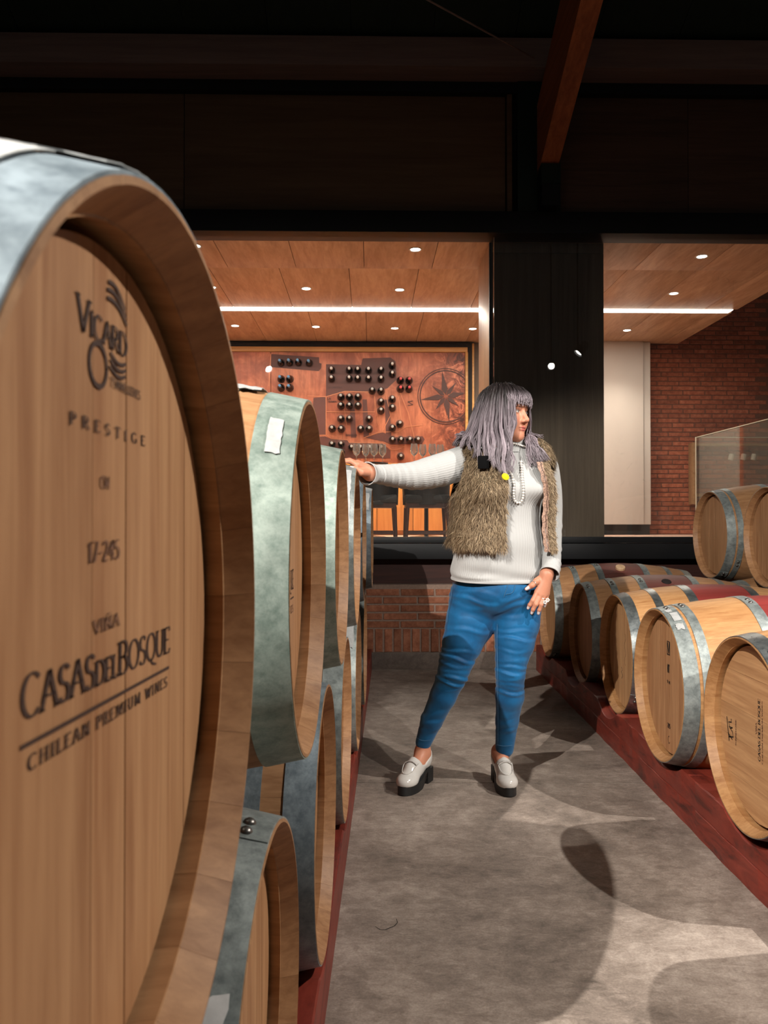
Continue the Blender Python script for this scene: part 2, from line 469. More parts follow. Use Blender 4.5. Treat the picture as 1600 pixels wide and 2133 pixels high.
ct = back(MB().box(2.575, 2.632, YM - 0.02, YM + 0.2, ZF, 3.255, bev=0.002).build('trim_2', M['copper_trim']))
tag(ct, 'narrow copper-red timber upright beside the white partition', kind='structure')
wp = back(thing('wall_partition', (2.632, YM - 0.05, ZF), label='off-white partition wall beside the brick wall', kind='structure'))
MB().box(0.0, 0.50, 0.0, 0.15, 0.125, 2.33, bev=0.002).build('partition_face', M['white_wall'], wp)
MB().box(0.50, 0.60, 0.04, 0.19, 0.125, 2.33, bev=0.002).build('partition_return', M['white_wall'], wp)
MB().box(0.0, 0.59, 0.05, 0.19, 0.0, 0.125).build('partition_base', M['black_gap'], wp)

wbr = back(MB().box(3.18, 5.6, YM + 0.283, YM + 0.45, ZF, 4.3).build('wall_brick', M['mortar_room']))
tag(wbr, 'tall red brick wall at the end of the tasting room', kind='structure')
BR2 = [brick_mesh('brick', 0.262, 0.045, 0.03, M['brick_room'], 40 + k) for k in range(4)]
z, k = ZF + 0.03, 0
while z < 3.98:
    x = 3.28 + (0.0, 0.138, 0.05, 0.19)[k % 4] - 0.06
    while x < 4.70:
        obj('brick', BR2[(k * 3 + int(x * 7)) % 4], wbr, (x + 0.06, YM + 0.292 + random.uniform(-.0015, .0015), z))
        x += 0.276
    z += 0.0578; k += 1

# hairline crack in the near slab
def crack(pts, w_):
    P = []
    for px, py in pts:
        d = ray(px, py); q = CAM_POS + d * (-1.10 / d.z); P.append((q.x, q.y))
    v, f = [], []
    for i, p in enumerate(P):
        t_ = Vector((P[min(i + 1, len(P) - 1)][0] - P[max(i - 1, 0)][0], P[min(i + 1, len(P) - 1)][1] - P[max(i - 1, 0)][1])).normalized()
        k = w_ * (0.3 + 0.7 * math.sin(PI * (i + .5) / len(P)))
        v += [(p[0] - t_.y * k, p[1] + t_.x * k, 0.0004), (p[0] + t_.y * k, p[1] - t_.x * k, 0.0004)]
    f = [(2 * i, 2 * i + 1, 2 * i + 3, 2 * i + 2) for i in range(len(P) - 1)]
    obj('crack', mesh('crack', v, f, M['subfloor'], None), fl)
crack([(782, 1930), (792, 1937), (803, 1937), (812, 1933), (822, 1929), (828, 1922), (826, 1914)], 0.0016)
# ------------------------------------------------------------------ oak barrels
L, RE, RB = 0.95, 0.29, 0.344
N_ST = 26
def prof(x): return RB - (RB - RE) * abs(2 * x / L) ** 1.9

def stave_mat(name, dark, light, stain=None, stain_half=0.135):
    t = NT(name)
    v = t.coords(scale=(1 / 16, 1, 1))
    a = t.noise(v, 70, 6, 0.65, 0.4); b = t.noise(v, 12, 3, 0.55, 1.0)
    m = t.math('ADD', t.math('MULTIPLY', a, 0.6), t.math('MULTIPLY', b, 0.4))
    c = t.rnd(t.ramp(m, [(0.36, dark), (0.63, light)]), 0.03)
    if stain:
        x = t.n('ShaderNodeSeparateXYZ', {0: t.n('ShaderNodeTexCoord').outputs['Object']}).outputs[0]
        wob = t.math('MULTIPLY', t.math('SUBTRACT', b, 0.5), 0.01)
        k = t.math('LESS_THAN', t.math('ADD', t.math('ABSOLUTE', x), wob), stain_half)
        worn = t.ramp(t.noise(v, 9, 6, 0.7, 0.8), [(0.35, (0.62, 0.62, 0.62, 1)), (0.6, (1, 1, 1, 1))])
        c = t.mix(t.math('MULTIPLY', k, 0.93), c, t.mix(1.0, stain, worn, 'MULTIPLY'))
    t.P(Base_Color=c, Roughness=0.5, Specular_IOR_Level=0.35)
    t.bump(a, 0.10, 0.0015)
    return t.m

M['stave'] = stave_mat('oak_stave', lin(146, 104, 70), lin(184, 140, 100))
M['stave_red'] = stave_mat('oak_stave_wine_stained', lin(158, 110, 68), lin(194, 148, 100), lin(138, 40, 46))
M['stave_dull'] = stave_mat('oak_stave_dull_stained', lin(150, 106, 72), lin(188, 142, 100), lin(112, 62, 60))
M['head'] = wood('oak_head', lin(152, 105, 70), lin(190, 144, 103), 'z', 62, 18, rough=0.52, rnd=0.06, bump=0.08, figure=0.42)
M['head_pale'] = wood('oak_head_pale', lin(168, 122, 82), lin(206, 160, 114), 'z', 62, 18, rough=0.52, rnd=0.06, bump=0.08, figure=0.42)

def zinc(name, base, tint, rough=0.42, metal=0.75):
    t = NT(name)
    v = t.coords()
    a = t.noise(v, 34, 7, 0.75, 0.15); b = t.noise(v, 5, 4, 0.6); s = t.noise(v, 150, 3, 0.6)
    c = t.ramp(a, [(0.35, base), (0.62, tint)])
    dirt = t.ramp(b, [(0.30, (0.55, 0.56, 0.55, 1)), (0.60, (1, 1, 1, 1))])
    c = t.mix(1.0, c, dirt, 'MULTIPLY')
    r = t.n('ShaderNodeMapRange', {0: a, 3: rough - 0.10, 4: rough + 0.16}).outputs[0]
    t.P(Base_Color=t.rnd(c, 0.08), Roughness=r, Metallic=metal)
    t.bump(t.math('ADD', a, t.math('MULTIPLY', s, 0.3)), 0.12, 0.002)
    return t.m

M['zinc'] = zinc('galvanised_hoop', lin(134, 142, 142), lin(182, 190, 188), 0.46, 0.55)
M['zinc_green'] = zinc('greenish_galvanised_hoop', lin(138, 158, 148), lin(188, 202, 192), 0.5, 0.4)
M['zinc_blue'] = zinc('bluish_galvanised_hoop', lin(120, 134, 144), lin(164, 178, 187), 0.46, 0.5)
M['zinc_bright'] = zinc('bright_galvanised_hoop', lin(140, 148, 150), lin(186, 192, 192), 0.28, 0.85)
M['rivet'] = plain('steel_rivet', lin(120, 116, 112), 0.35, metal=0.9)
M['paper'] = plain('torn_paper', lin(164, 165, 164), 0.8, noise=0.16, nscale=60)
M['paper_white'] = plain('white_paper', lin(218, 216, 214), 0.8, noise=0.14, nscale=50)
M['paper_blue'] = plain('bluish_paper', lin(206, 212, 226), 0.8, noise=0.04, nscale=60)
M['ink'] = plain('black_ink', lin(22, 19, 18), 0.7)
M['burn'] = plain('branded_brown', lin(62, 40, 30), 0.8)
M['burn_faint'] = plain('faint_brand', lin(112, 76, 56), 0.8)
M['bung'] = wood('bung_wood', lin(190, 150, 112), lin(216, 182, 146), 'z', 40, 4, rough=0.6)
M['dark_hole'] = plain('dark_bung_hole', lin(26, 14, 12), 0.8)

def stave_mesh(mat, across=4, n=16):
    """one stave at the top of a barrel that lies along x; the aisle end is +x"""
    T = 0.027
    outer = [(L / 2 - 0.0005 - k * (L - 0.001) / n) for k in range(n + 1)]
    path = [(x, prof(x)) for x in outer]
    def chime(s):
        return [(s * (L / 2 - 0.0), prof(L / 2) - 0.0045), (s * (L / 2 - 0.028), prof(L / 2 - 0.028) - 0.0245),
                (s * (L / 2 - 0.0285), prof(L / 2 - 0.03) - 0.0265), (s * (L / 2 - 0.07), prof(L / 2 - 0.07) - 0.0285)]
    path += chime(-1) + chime(1)[::-1]
    half = PI / N_ST - 0.0005
    v, m = [], len(path)
    for k in range(across + 1):
        a = -half + 2 * half * k / across
        for x, r in path:
            e = 0.00025 if k in (0, across) else 0.0
            v.append((x, (r - e) * math.sin(a), (r - e) * math.cos(a)))
    f = grid_faces(across + 1, m, closed_v=True)
    f.append(list(range(m))[::-1]); f.append([across * m + i for i in range(m)])
    me = MB().add(v, f).fix(); me.name = 'stave'; sharpen(me, 30); me.materials.append(mat)
    return me
ST = {k: stave_mesh(M[k]) for k in ('stave', 'stave_red', 'stave_dull')}
ST['fine'] = stave_mesh(M['stave'], 8, 20)

HEAD_X = L / 2 - 0.046
def head_board_meshes(mat, n=7, seed=1, seg=14):
    r = random.Random(seed); R = 0.2635
    cuts = [-R] + [(-1 + 2 * (k + r.uniform(-.18, .18)) / n) * R for k in range(1, n)] + [R]
    out = []
    for k in range(n):
        y0, y1 = cuts[k] + 0.0004, cuts[k + 1] - 0.0004
        ys = [y0 + (y1 - y0) * i / seg for i in range(seg + 1)]
        up = [(y, math.sqrt(max(R * R - y * y, 1e-6))) for y in ys]
        poly = up + [(y, -z) for y, z in up[::-1]]
        out.append(MB().prism(poly, -0.02, 0.0 + r.uniform(-.0004, .0002), 'x').mesh('head_board', mat, 30))
    return out
HB = {(m, s): head_board_meshes(M[m], 7 if s != 3 else 5, s) for m in ('head', 'head_pale') for s in (1, 2, 3)}
REAR = MB().lathe([(0.0, 0), (0.264, 0), (0.264, 0.02), (0, 0.02)], 40, Matrix.Rotation(PI / 2, 4, 'Y')).mesh('rear_head', M['head'])

def hoop_mesh(x0, x1, mat, n=96, t=0.0018, lip=True):
    ring = []
    xs = [x0 + (x1 - x0) * k / 4 for k in range(5)]
    path = [(x, prof(x) + 0.0006 + t) for x in xs] + [(x, prof(x) - 0.0006) for x in xs[::-1]]
    v = []
    for k in range(n):
        a = 2 * PI * k / n
        for x, r in path: v.append((x, r * math.sin(a), r * math.cos(a)))
    me = MB().add(v, grid_faces(n, len(path), closed_u=True, closed_v=True)).fix()
    me.name = 'hoop'; sharpen(me, 30); me.materials.append(mat); return me

def patch_mesh(name, x0, x1, a0, a1, mat, lift=0.0035, na=8, nx=3, ragged=0.0, thick=0.0008, seed=0):
    """a sheet lying on the barrel between two stations and two angles (0 = top, + towards +y)"""
    r = random.Random(seed); v = []
    for i in range(na + 1):
        a = a0 + (a1 - a0) * i / na
        for j in range(nx + 1):
            e = ragged * r.uniform(-1, 1)
            x = x0 + (x1 - x0) * j / nx + (e * 0.5 if j in (0, nx) else 0)
            aa = a + (e / 0.3 if i in (0, na) else 0)
            rr = prof(x) + lift + (r.uniform(0, ragged * 0.12) if ragged else 0)
            v.append((x, rr * math.sin(aa), rr * math.cos(aa)))
    n = len(v)
    v += [(x, y * (1 - thick / 0.3), z * (1 - thick / 0.3)) for x, y, z in v]
    f = grid_faces(na + 1, nx + 1); f += [tuple(n + i for i in q[::-1]) for q in f]
    rim = [j for j in range(nx + 1)] + [i * (nx + 1) + nx for i in range(1, na + 1)] + [na * (nx + 1) + j for j in range(nx - 1, -1, -1)] + [i * (nx + 1) for i in range(na - 1, 0, -1)]
    f += [(rim[k], rim[(k + 1) % len(rim)], n + rim[(k + 1) % len(rim)], n + rim[k]) for k in range(len(rim))]
    return MB().add(v, f).mesh(name, mat, 40)

LAYOUT = {  # distance from the barrel's middle: chime hoop, quarter hoop, bilge hoop
    'left': ((0.413, 0.4735), (0.332, 0.370), (0.135, 0.178)),
    'wide': ((0.422, 0.4735), (0.296, 0.332), (0.132, 0.174)),
    'pair': ((0.420, 0.4735), (0.374, 0.408), (0.132, 0.174)),
}
_hoops = {}
def hoop(x0, x1, key):
    k = (round(x0, 4), round(x1, 4), key)
    if k not in _hoops: _hoops[k] = hoop_mesh(x0, x1, M[key])
    return _hoops[k]
RIVET = MB().lathe([(0.0085, 0.0), (0.0085, 0.001), (0.0072, 0.0035), (0.0045, 0.0055), (0.0, 0.0062)], 14).mesh('rivet', M['rivet'], 50)
_laps = {}
def lap(x0, x1, key):
    k = (round(x0, 4), round(x1, 4), key)
    if k not in _laps: _laps[k] = patch_mesh('hoop_lap', x0 + .0004, x1 - .0004, -0.10, 0.10, M[key], lift=0.0042, thick=0.0022)
    return _laps[k]

BARRELS = {}
def barrel(key, end, face, label, group, stave='stave', head='head', boards=1, layout='left', metal='zinc', roll=0.0, head_turn=0.0, lap_at=None, yaw=0.0, hoop_metals=None):
    """end: centre of the aisle-side rim. face = +1 looks to +x, -1 to -x"""
    c = Vector(end) - Vector((face * L / 2, 0, 0))
    o = thing('wine_barrel', (c.x, c.y, c.z - RB), (0.0 if face > 0 else PI) + yaw, label, 'barrel', group)
    up = (0, 0, RB)
    for k in range(N_ST):
        obj('stave', ST[stave], o, up, (roll + 2 * PI * k / N_ST, 0, 0))
    for m in HB[(head, boards)]:
        obj('head_board', m, o, (HEAD_X, 0, RB), (head_turn, 0, 0))
    obj('rear_head', REAR, o, (-HEAD_X, 0, RB))
    mets = hoop_metals or (metal, metal, metal)
    for i, (x0, x1) in enumerate(LAYOUT[layout]):
        h = obj('hoop', hoop(x0, x1, mets[i]), o, up)
        a = lap_at[i] if lap_at else random.uniform(-PI, PI)
        obj('hoop_lap', lap(x0, x1, mets[i]), h, (0, 0, 0), (-a, 0, 0))
        xm = (x0 + x1) / 2
        for da in (-0.045, 0.045):
            rr = prof(xm) + 0.0042
            slope = math.atan2(prof(x1) - prof(x0), x1 - x0)
            rv = obj('rivet', RIVET, h)
            rv.matrix_local = Matrix.Rotation(-(a + da), 4, 'X') @ Matrix.Translation((xm, 0, rr)) @ Matrix.Rotation(-slope, 4, 'Y')
        obj('hoop', hoop(-x1, -x0, mets[i]), o, up)
    BARRELS[key] = o
    return o

ZU, ZL = 1.007, 0.4235
GU, GL, GR = 'barrels in the upper row beside the aisle', 'barrels in the lower row beside the aisle', 'barrels along the opposite side of the aisle'
barrel('U1', (-0.139, 0.524, ZU + .005), 1, 'largest oak barrel, close to the camera, with branded winery lettering on its head', GU, 'fine', 'head', 1, 'left', 'zinc_blue', 0.05, lap_at=(1.3, 2, 2))
barrel('U2', (-0.134, 1.341, ZU), 1, 'upper oak barrel with pale green hoop and torn white label behind the lettered one', GU, 'fine', 'head', 2, 'left', 'zinc_green', 0.11, lap_at=(1.3, 2, 2.6))
barrel('U3', (-0.133, 2.188, ZU - .005), 1, 'third upper-row oak barrel with plain speckled pale green hoop', GU, 'stave', 'head', 1, 'left', 'zinc_green', 0.02, lap_at=(2.5, 2, 2))
barrel('U4', (-0.127, 2.975, ZU), 1, 'upper-row oak barrel on which the woman rests her hand', GU, 'stave', 'head', 2, 'left', 'zinc', 0.08, lap_at=(2.5, 2, 2))
barrel('U5', (-0.131, 3.86, ZU), 1, 'fifth upper-row oak barrel, partly hidden just past the resting hand', GU, 'stave', 'head', 1, 'left', 'zinc_blue', 0.03, lap_at=(2.5, 2, 2))
barrel('U6', (-0.115, 4.74, ZU - .01), 1, 'farthest upper-row oak barrel, nearest the brick wall', GU, 'stave', 'head', 2, 'left', 'zinc_blue', 0.0, lap_at=(2.5, 2, 2))
barrel('L1', (-0.152, 1.030, ZL - .015), 1, 'lower oak barrel with big hoop rivets and dirty torn label under the lettered barrel', GL, 'fine', 'head', 2, 'left', 'zinc', 0.07, lap_at=(-0.02, 1.0, 2))
barrel('L2', (-0.145, 1.802, ZL + .012), 1, 'lower-row oak barrel with bluish hoops and a thin rust scratch', GL, 'fine', 'head', 1, 'left', 'zinc_blue', 0.02, lap_at=(2.6, 2.4, 2))
barrel('L3', (-0.146, 2.625, ZL), 1, 'third lower-row oak barrel with bluish paper sheet on its hoop', GL, 'stave', 'head', 2, 'left', 'zinc', 0.1, lap_at=(2.6, 2, 2))
barrel('L4', (-0.140, 3.42, ZL), 1, 'fourth lower-row oak barrel with scuffed bright hoop', GL, 'stave', 'head', 1, 'left', 'zinc', 0.0, lap_at=(2.6, 2, 2))
barrel('L5', (-0.140, 4.26, ZL), 1, 'farthest lower-row oak barrel, shadowed, at the end of the red rail', GL, 'stave', 'head', 2, 'left', 'zinc', 0.0, lap_at=(2.6, 2, 2))

ZR = 0.448
barrel('R1', (1.050, 2.420, ZR + .01), -1, 'front barrel at the edge with a sideways winery brand on its head', GR, 'stave_red', 'head_pale', 3, 'wide', 'zinc_bright', 0.04, head_turn=PI / 2, lap_at=(0.5, 0.4, 0.4))
barrel('R0', (1.045, 1.665, ZR + .01), -1, 'barrel next to the sideways-branded one, outside the picture, known by its floor shadow', GR, 'stave_red', 'head', 2, 'wide', 'zinc', 0.02)
barrel('R2', (1.030, 3.130, ZR + .017), -1, 'barrel with small stamped marks on its head and paper scraps on its doubled hoops', GR, 'stave_red', 'head', 1, 'pair', 'zinc', 0.0, lap_at=(0.12, 0.12, 0.25))
barrel('R3', (1.107, 3.990, ZR - .008), -1, 'barrel with a shiny mirror-like hoop and a small black scribble on its head', GR, 'stave_red', 'head_pale', 2, 'wide', 'zinc_bright', 0.06, lap_at=(2.2, 2.2, 2.2))
barrel('R4', (1.108, 4.740, ZR - .011), -1, 'barrel with an open dark bung hole in its dull maroon band', GR, 'stave_dull', 'head', 1, 'wide', 'zinc', 0.0, lap_at=(0.33, 0.36, 0.36))
barrel('R5', (1.060, 5.500, ZR + .018), -1, 'barrel with a round wooden bung, closest to the low brick wall', GR, 'stave_dull', 'head_pale', 2, 'wide', 'zinc', 0.03, lap_at=(2.6, 0.22, 0.22))
barrel('S1', (2.14, 5.42, 1.005), -1, 'raised barrel on the rear stack with a dark stain at its rim', GR, 'stave_dull', 'head', 1, 'pair', 'zinc', 0.0, lap_at=(2.6, 2.2, 2.2))
barrel('S2', (2.165, 4.66, 1.005), -1, 'raised barrel on the rear stack, cut off by the picture edge', GR, 'stave_dull', 'head', 2, 'pair', 'zinc', 0.0, lap_at=(2.6, 2.2, 2.2))
barrel('S3', (2.14, 5.04, 0.425), -1, 'lower barrel of the rear stack, squeezed under the two raised ones', GR, 'stave_dull', 'head', 2, 'wide', 'zinc', 0.0)
barrel('S4', (2.14, 4.26, 0.425), -1, 'lower barrel of the rear stack, behind the shiny-hooped barrel', GR, 'stave_dull', 'head', 1, 'wide', 'zinc', 0.0)

# small things fixed to barrels
def on(key, name, me, loc=(0, 0, RB), rot=(0, 0, 0)): return obj(name, me, BARRELS[key], loc, rot)
X1 = 0.4735
on('U1', 'paper_label', patch_mesh('paper_label', 0.405, 0.437, -0.60, -0.36, M['paper'], 0.0045, seed=3))
on('U1', 'torn_paper', patch_mesh('torn_paper', 0.408, 0.465, -0.34, 0.16, M['paper'], 0.005, na=14, nx=6, ragged=0.007, seed=4))
on('U2', 'paper_label', patch_mesh('paper_label', 0.432, 0.453, -0.90, -0.64, M['paper'], 0.0045, na=10, nx=4, ragged=0.0015, seed=5))
on('U2', 'torn_paper', patch_mesh('torn_paper', 0.36, 0.40, -0.30, 0.2, M['paper'], 0.006, na=12, nx=6, ragged=0.012, seed=6))
on('U4', 'paper_label', patch_mesh('paper_label', 0.424, 0.460, -1.30, -0.42, M['paper'], 0.0045, na=16, nx=4, ragged=0.004, seed=7))
on('U6', 'paper_label', patch_mesh('paper_label', 0.424, 0.462, -1.00, -0.5, M['paper'], 0.0045, na=12, nx=4, ragged=0.004, seed=8))
on('L1', 'torn_label', patch_mesh('torn_label', 0.422, 0.460, -1.22, -0.80, M['paper_white'], 0.0045, na=12, nx=5, ragged=0.006, seed=9))
on('L3', 'paper_sheet', patch_mesh('paper_sheet', 0.424, 0.462, -0.62, -0.30, M['paper_blue'], 0.0045, na=10, nx=4, ragged=0.0, seed=10))
on('L4', 'torn_paper', patch_mesh('torn_paper', 0.424, 0.462, -0.95, -0.35, M['paper'], 0.0045, na=14, nx=5, ragged=0.006, seed=11))
on('R2', 'paper_label', patch_mesh('paper_label', 0.428, 0.455, 0.30, 0.50, M['paper'], 0.0045, seed=12))
on('R2', 'torn_paper', patch_mesh('torn_paper', 0.430, 0.458, 0.56, 0.66, M['paper'], 0.0045, na=6, nx=4, ragged=0.004, seed=13))
on('R2', 'torn_paper', patch_mesh('torn_paper', 0.440, 0.462, 0.18, 0.27, M['paper'], 0.0045, na=6, nx=4, ragged=0.004, seed=14))
on('R5', 'paper_label', patch_mesh('paper_label', 0.435, 0.458, 1.05, 1.42, M['paper'], 0.0045, seed=15))
on('S1', 'torn_paper', patch_mesh('torn_paper', 0.424, 0.462, 0.1, 0.35, M['paper'], 0.0045, na=8, nx=4, ragged=0.004, seed=16))
def bung(key, ang, m, h, r=0.032):
    b = MB().lathe([(r * 0.9, -0.01), (r, 0.0), (r, h), (r * 0.92, h + 0.004), (0, h + 0.004)], 22).mesh('bung', M[m])
    o = obj('bung', b, BARRELS[key]); o.matrix_local = Matrix.Translation((0.01, 0, RB)) @ Matrix.Rotation(-ang, 4, 'X') @ Matrix.Translation((0, 0, RB - 0.003))
bung('R5', 0.42, 'bung', 0.016)
bung('R4', 0.42, 'dark_hole', 0.003, 0.028)
bung('U2', -0.1, 'bung', 0.016); bung('U1', -0.1, 'bung', 0.016)

# ------------------------------------------------------------------ red timber rails with cradles
def rail_mat():
    t = NT('red_painted_rail')
    v = t.coords(shuffle=False, scale=(1, 0.25, 1))
    a = t.noise(v, 18, 7, 0.7, 0.8); b = t.noise(v, 90, 4, 0.7)
    c = t.ramp(a, [(0.30, lin(54, 26, 22)), (0.46, lin(118, 44, 33)), (0.66, lin(142, 58, 44))])
    chip = t.ramp(t.noise(v, 26, 8, 0.8, 1.5), [(0.66, (0, 0, 0, 1)), (0.70, (1, 1, 1, 1))])
    c = t.mix(t.math('MULTIPLY', chip, 0.75), c, lin(176, 118, 82))
    t.P(Base_Color=c, Roughness=0.45, Specular_IOR_Level=0.45)
    t.bump(t.math('ADD', a, t.math('MULTIPLY', b, 0.4)), 0.3, 0.003)
    return t.m
M['rail'] = rail_mat()

def rail(x0, x1, y0, y1, h, cuts, label, name='barrel_rail', cap=True, z_split=None):
    """a beam along y with a round cradle cut under each barrel (centre y, centre z, radius)"""
    o = thing(name, ((x0 + x1) / 2, (y0 + y1) / 2, 0), label=label, category='rail', group='red timber rails under the barrels')
    bands = [(0.0, h)] if z_split is None else [(0.0, z_split - 0.002), (z_split, h)]
    for bi, (za, zb) in enumerate(bands):
        top = []
        n = int((y1 - y0) / 0.012)
        for k in range(n + 1):
            y = y0 + (y1 - y0) * k / n
            z = zb
            if bi == len(bands) - 1:
                for cy, cz, cr in cuts:
                    d = cr * cr - (y - cy) ** 2
                    if d > 0: z = min(z, cz - math.sqrt(d))
            top.append((y, max(z, za + 0.01)))
        v, f = [], []
        cx = (x0 + x1) / 2; cyy = (y0 + y1) / 2
        e = 0.004
        for y, z in top:
            wob = 0.0015 * math.sin(y * 9.0) + 0.001 * math.sin(y * 31)
            for x, zz in ((x0 + wob, za), (x0 + wob, z - e), (x0 + e, z), (x1 - e, z), (x1, z - e), (x1, za)):
                v.append((x - cx, y - cyy, zz))
        f = grid_faces(len(top), 6, closed_v=True)
        f.append(list(range(6))[::-1]); f.append([(len(top) - 1) * 6 + i for i in range(6)])
        MB().add(v, f).build('rail_beam' if bi == len(bands) - 1 else 'rail_foot', M['rail'], o, angle=40)
    return o

def cuts(keys, x):
    out = []
    for k in keys:
        o = BARRELS[k]
        out.append((o.location.y, o.location.z + RB, prof(x - o.location.x) + 0.003))
    return out
KL = ['L1', 'L2', 'L3', 'L4', 'L5']; KR = ['R0', 'R1', 'R2', 'R3', 'R4', 'R5']; KS = ['S3', 'S4']
rail(-0.262, -0.147, 0.62, 5.90, 0.155, cuts(KL, -0.262), 'worn red timber rail under the lower barrels beside the aisle')
rail(-1.02, -0.92, 0.62, 5.90, 0.155, cuts(KL, -0.92), 'rear red timber rail deep under the lower barrels')
rail(1.064, 1.195, 1.25, 5.92, 0.185, cuts(KR, 1.195), 'wide worn red timber rail along the opposite edge of the aisle', z_split=0.088)
rail(1.83, 1.93, 1.25, 5.92, 0.185, cuts(KR, 1.83), 'rear red timber rail behind the opposite barrel row')
rail(2.26, 2.36, 3.8, 5.93, 0.155, cuts(KS, 2.36), 'red timber rail under the rear barrel stack')
rail(2.86, 2.96, 3.8, 5.93, 0.155, cuts(KS, 2.86), 'hindmost red timber rail under the rear barrel stack')
# ------------------------------------------------------------------ lettering: strokes of a broad pen with serifs
def arc(cx, cy, rx, ry, a0, a1, n=14):
    return [(cx + rx * math.cos(math.radians(a0 + (a1 - a0) * k / n)), cy + ry * math.sin(math.radians(a0 + (a1 - a0) * k / n))) for k in range(n + 1)]
GLYPH = {  # advance, strokes, serif feet (x, y)
    'A': (.74, [[(0.04, 0), (.36, 1)], [(.36, 1), (.70, 0)], [(.16, .36), (.57, .36)]], [(.04, 0), (.70, 0)]),
    'B': (.64, [[(.12, 0), (.12, 1)], [(.12, 1), (.32, 1)] + arc(.32, .76, .2, .24, 90, -90) + [(.12, .52)], [(.12, .52), (.34, .52)] + arc(.34, .26, .24, .26, 90, -90) + [(.12, 0)]], [(.08, 0), (.08, 1)]),
    'C': (.72, [arc(.40, .5, .34, .5, 48, 312, 22)], []),
    'D': (.76, [[(.12, 0), (.12, 1)], [(.12, 1), (.30, 1)] + arc(.30, .5, .40, .5, 90, -90, 20) + [(.12, 0)]], [(.08, 0), (.08, 1)]),
    'E': (.58, [[(.12, 0), (.12, 1)], [(.12, 1), (.52, 1), (.52, .88)], [(.12, .52), (.42, .52)], [(.12, 0), (.54, 0), (.55, .13)]], [(.08, 0), (.08, 1)]),
    'F': (.54, [[(.12, 0), (.12, 1)], [(.12, 1), (.50, 1), (.50, .88)], [(.12, .52), (.42, .52)]], [(.12, 0), (.08, 1)]),
    'G': (.78, [arc(.40, .5, .34, .5, 48, 320, 22), [(.66, .40), (.66, .08)], [(.50, .40), (.76, .40)]], []),
    'H': (.80, [[(.12, 0), (.12, 1)], [(.66, 0), (.66, 1)], [(.12, .52), (.66, .52)]], [(.12, 0), (.12, 1), (.66, 0), (.66, 1)]),
    'I': (.28, [[(.13, 0), (.13, 1)]], [(.13, 0), (.13, 1)]),
    'L': (.54, [[(.12, 0), (.12, 1)], [(.12, 0), (.50, 0), (.52, .14)]], [(.12, 1), (.08, 0)]),
    'M': (.92, [[(.12, 0), (.14, 1)], [(.14, 1), (.45, .1)], [(.45, .1), (.76, 1)], [(.76, 1), (.79, 0)]], [(.12, 0), (.79, 0)]),
    'N': (.80, [[(.12, 0), (.12, 1)], [(.12, 1), (.66, 0)], [(.66, 0), (.66, 1)]], [(.12, 0), (.66, 1)]),
    'O': (.80, [arc(.40, .5, .34, .5, 0, 360, 28)], []),
    'P': (.60, [[(.12, 0), (.12, 1)], [(.12, 1), (.30, 1)] + arc(.30, .74, .24, .26, 90, -90) + [(.12, .48)]], [(.12, 0), (.08, 1)]),
    'Q': (.80, [arc(.40, .5, .34, .5, 0, 360, 28), [(.38, .04), (.52, -.14), (.84, -.22)]], []),
    'R': (.68, [[(.12, 0), (.12, 1)], [(.12, 1), (.30, 1)] + arc(.30, .74, .24, .26, 90, -90) + [(.12, .48)], [(.32, .48), (.64, 0)]], [(.12, 0), (.08, 1), (.64, 0)]),
    'S': (.56, [arc(.28, .75, .20, .25, 30, 250, 14) + arc(.26, .25, .22, .25, 70, -150, 14)], []),
    'T': (.66, [[(.33, 0), (.33, 1)], [(.04, .86), (.04, 1), (.62, 1), (.62, .86)]], [(.33, 0)]),
    'U': (.76, [[(.12, 1), (.12, .34)] + arc(.38, .34, .26, .34, 180, 360, 14) + [(.64, 1)]], [(.12, 1), (.64, 1)]),
    'V': (.72, [[(.04, 1), (.36, 0)], [(.36, 0), (.68, 1)]], [(.04, 1), (.68, 1)]),
    'W': (.98, [[(.04, 1), (.28, 0)], [(.28, 0), (.49, .9)], [(.49, .9), (.70, 0)], [(.70, 0), (.93, 1)]], [(.04, 1), (.93, 1)]),
    'Z': (.62, [[(.06, 1), (.56, 1)], [(.56, 1), (.06, 0)], [(.06, 0), (.56, 0)]], []),
    '1': (.40, [[(.08, .82), (.22, 1), (.22, 0)]], [(.22, 0)]),
    '2': (.56, [arc(.27, .74, .2, .26, 160, -40, 12) + [(.06, 0)], [(.06, 0), (.5, 0)]], []),
    '4': (.58, [[(.40, 0), (.40, 1)], [(.40, 1), (.05, .3), (.54, .3)]], []),
    '5': (.54, [[(.46, 1), (.14, 1), (.11, .56)] + arc(.25, .32, .22, .30, 110, -140, 14)], []),
    '6': (.56, [arc(.28, .28, .21, .28, 0, 360, 20), [(.07, .3), (.14, .7), (.40, 1)]], []),
    '7': (.54, [[(.05, 1), (.50, 1), (.2, 0)]], []),
    '0': (.58, [arc(.28, .5, .21, .5, 0, 360, 22)], []),
    '9': (.56, [arc(.28, .72, .21, .28, 0, 360, 20), [(.49, .7), (.42, .3), (.16, 0)]], []),
    '-': (.40, [[(.06, .42), (.34, .42)]], []),
    '~': (.0, [], []),
    ' ': (.34, [], []),
}
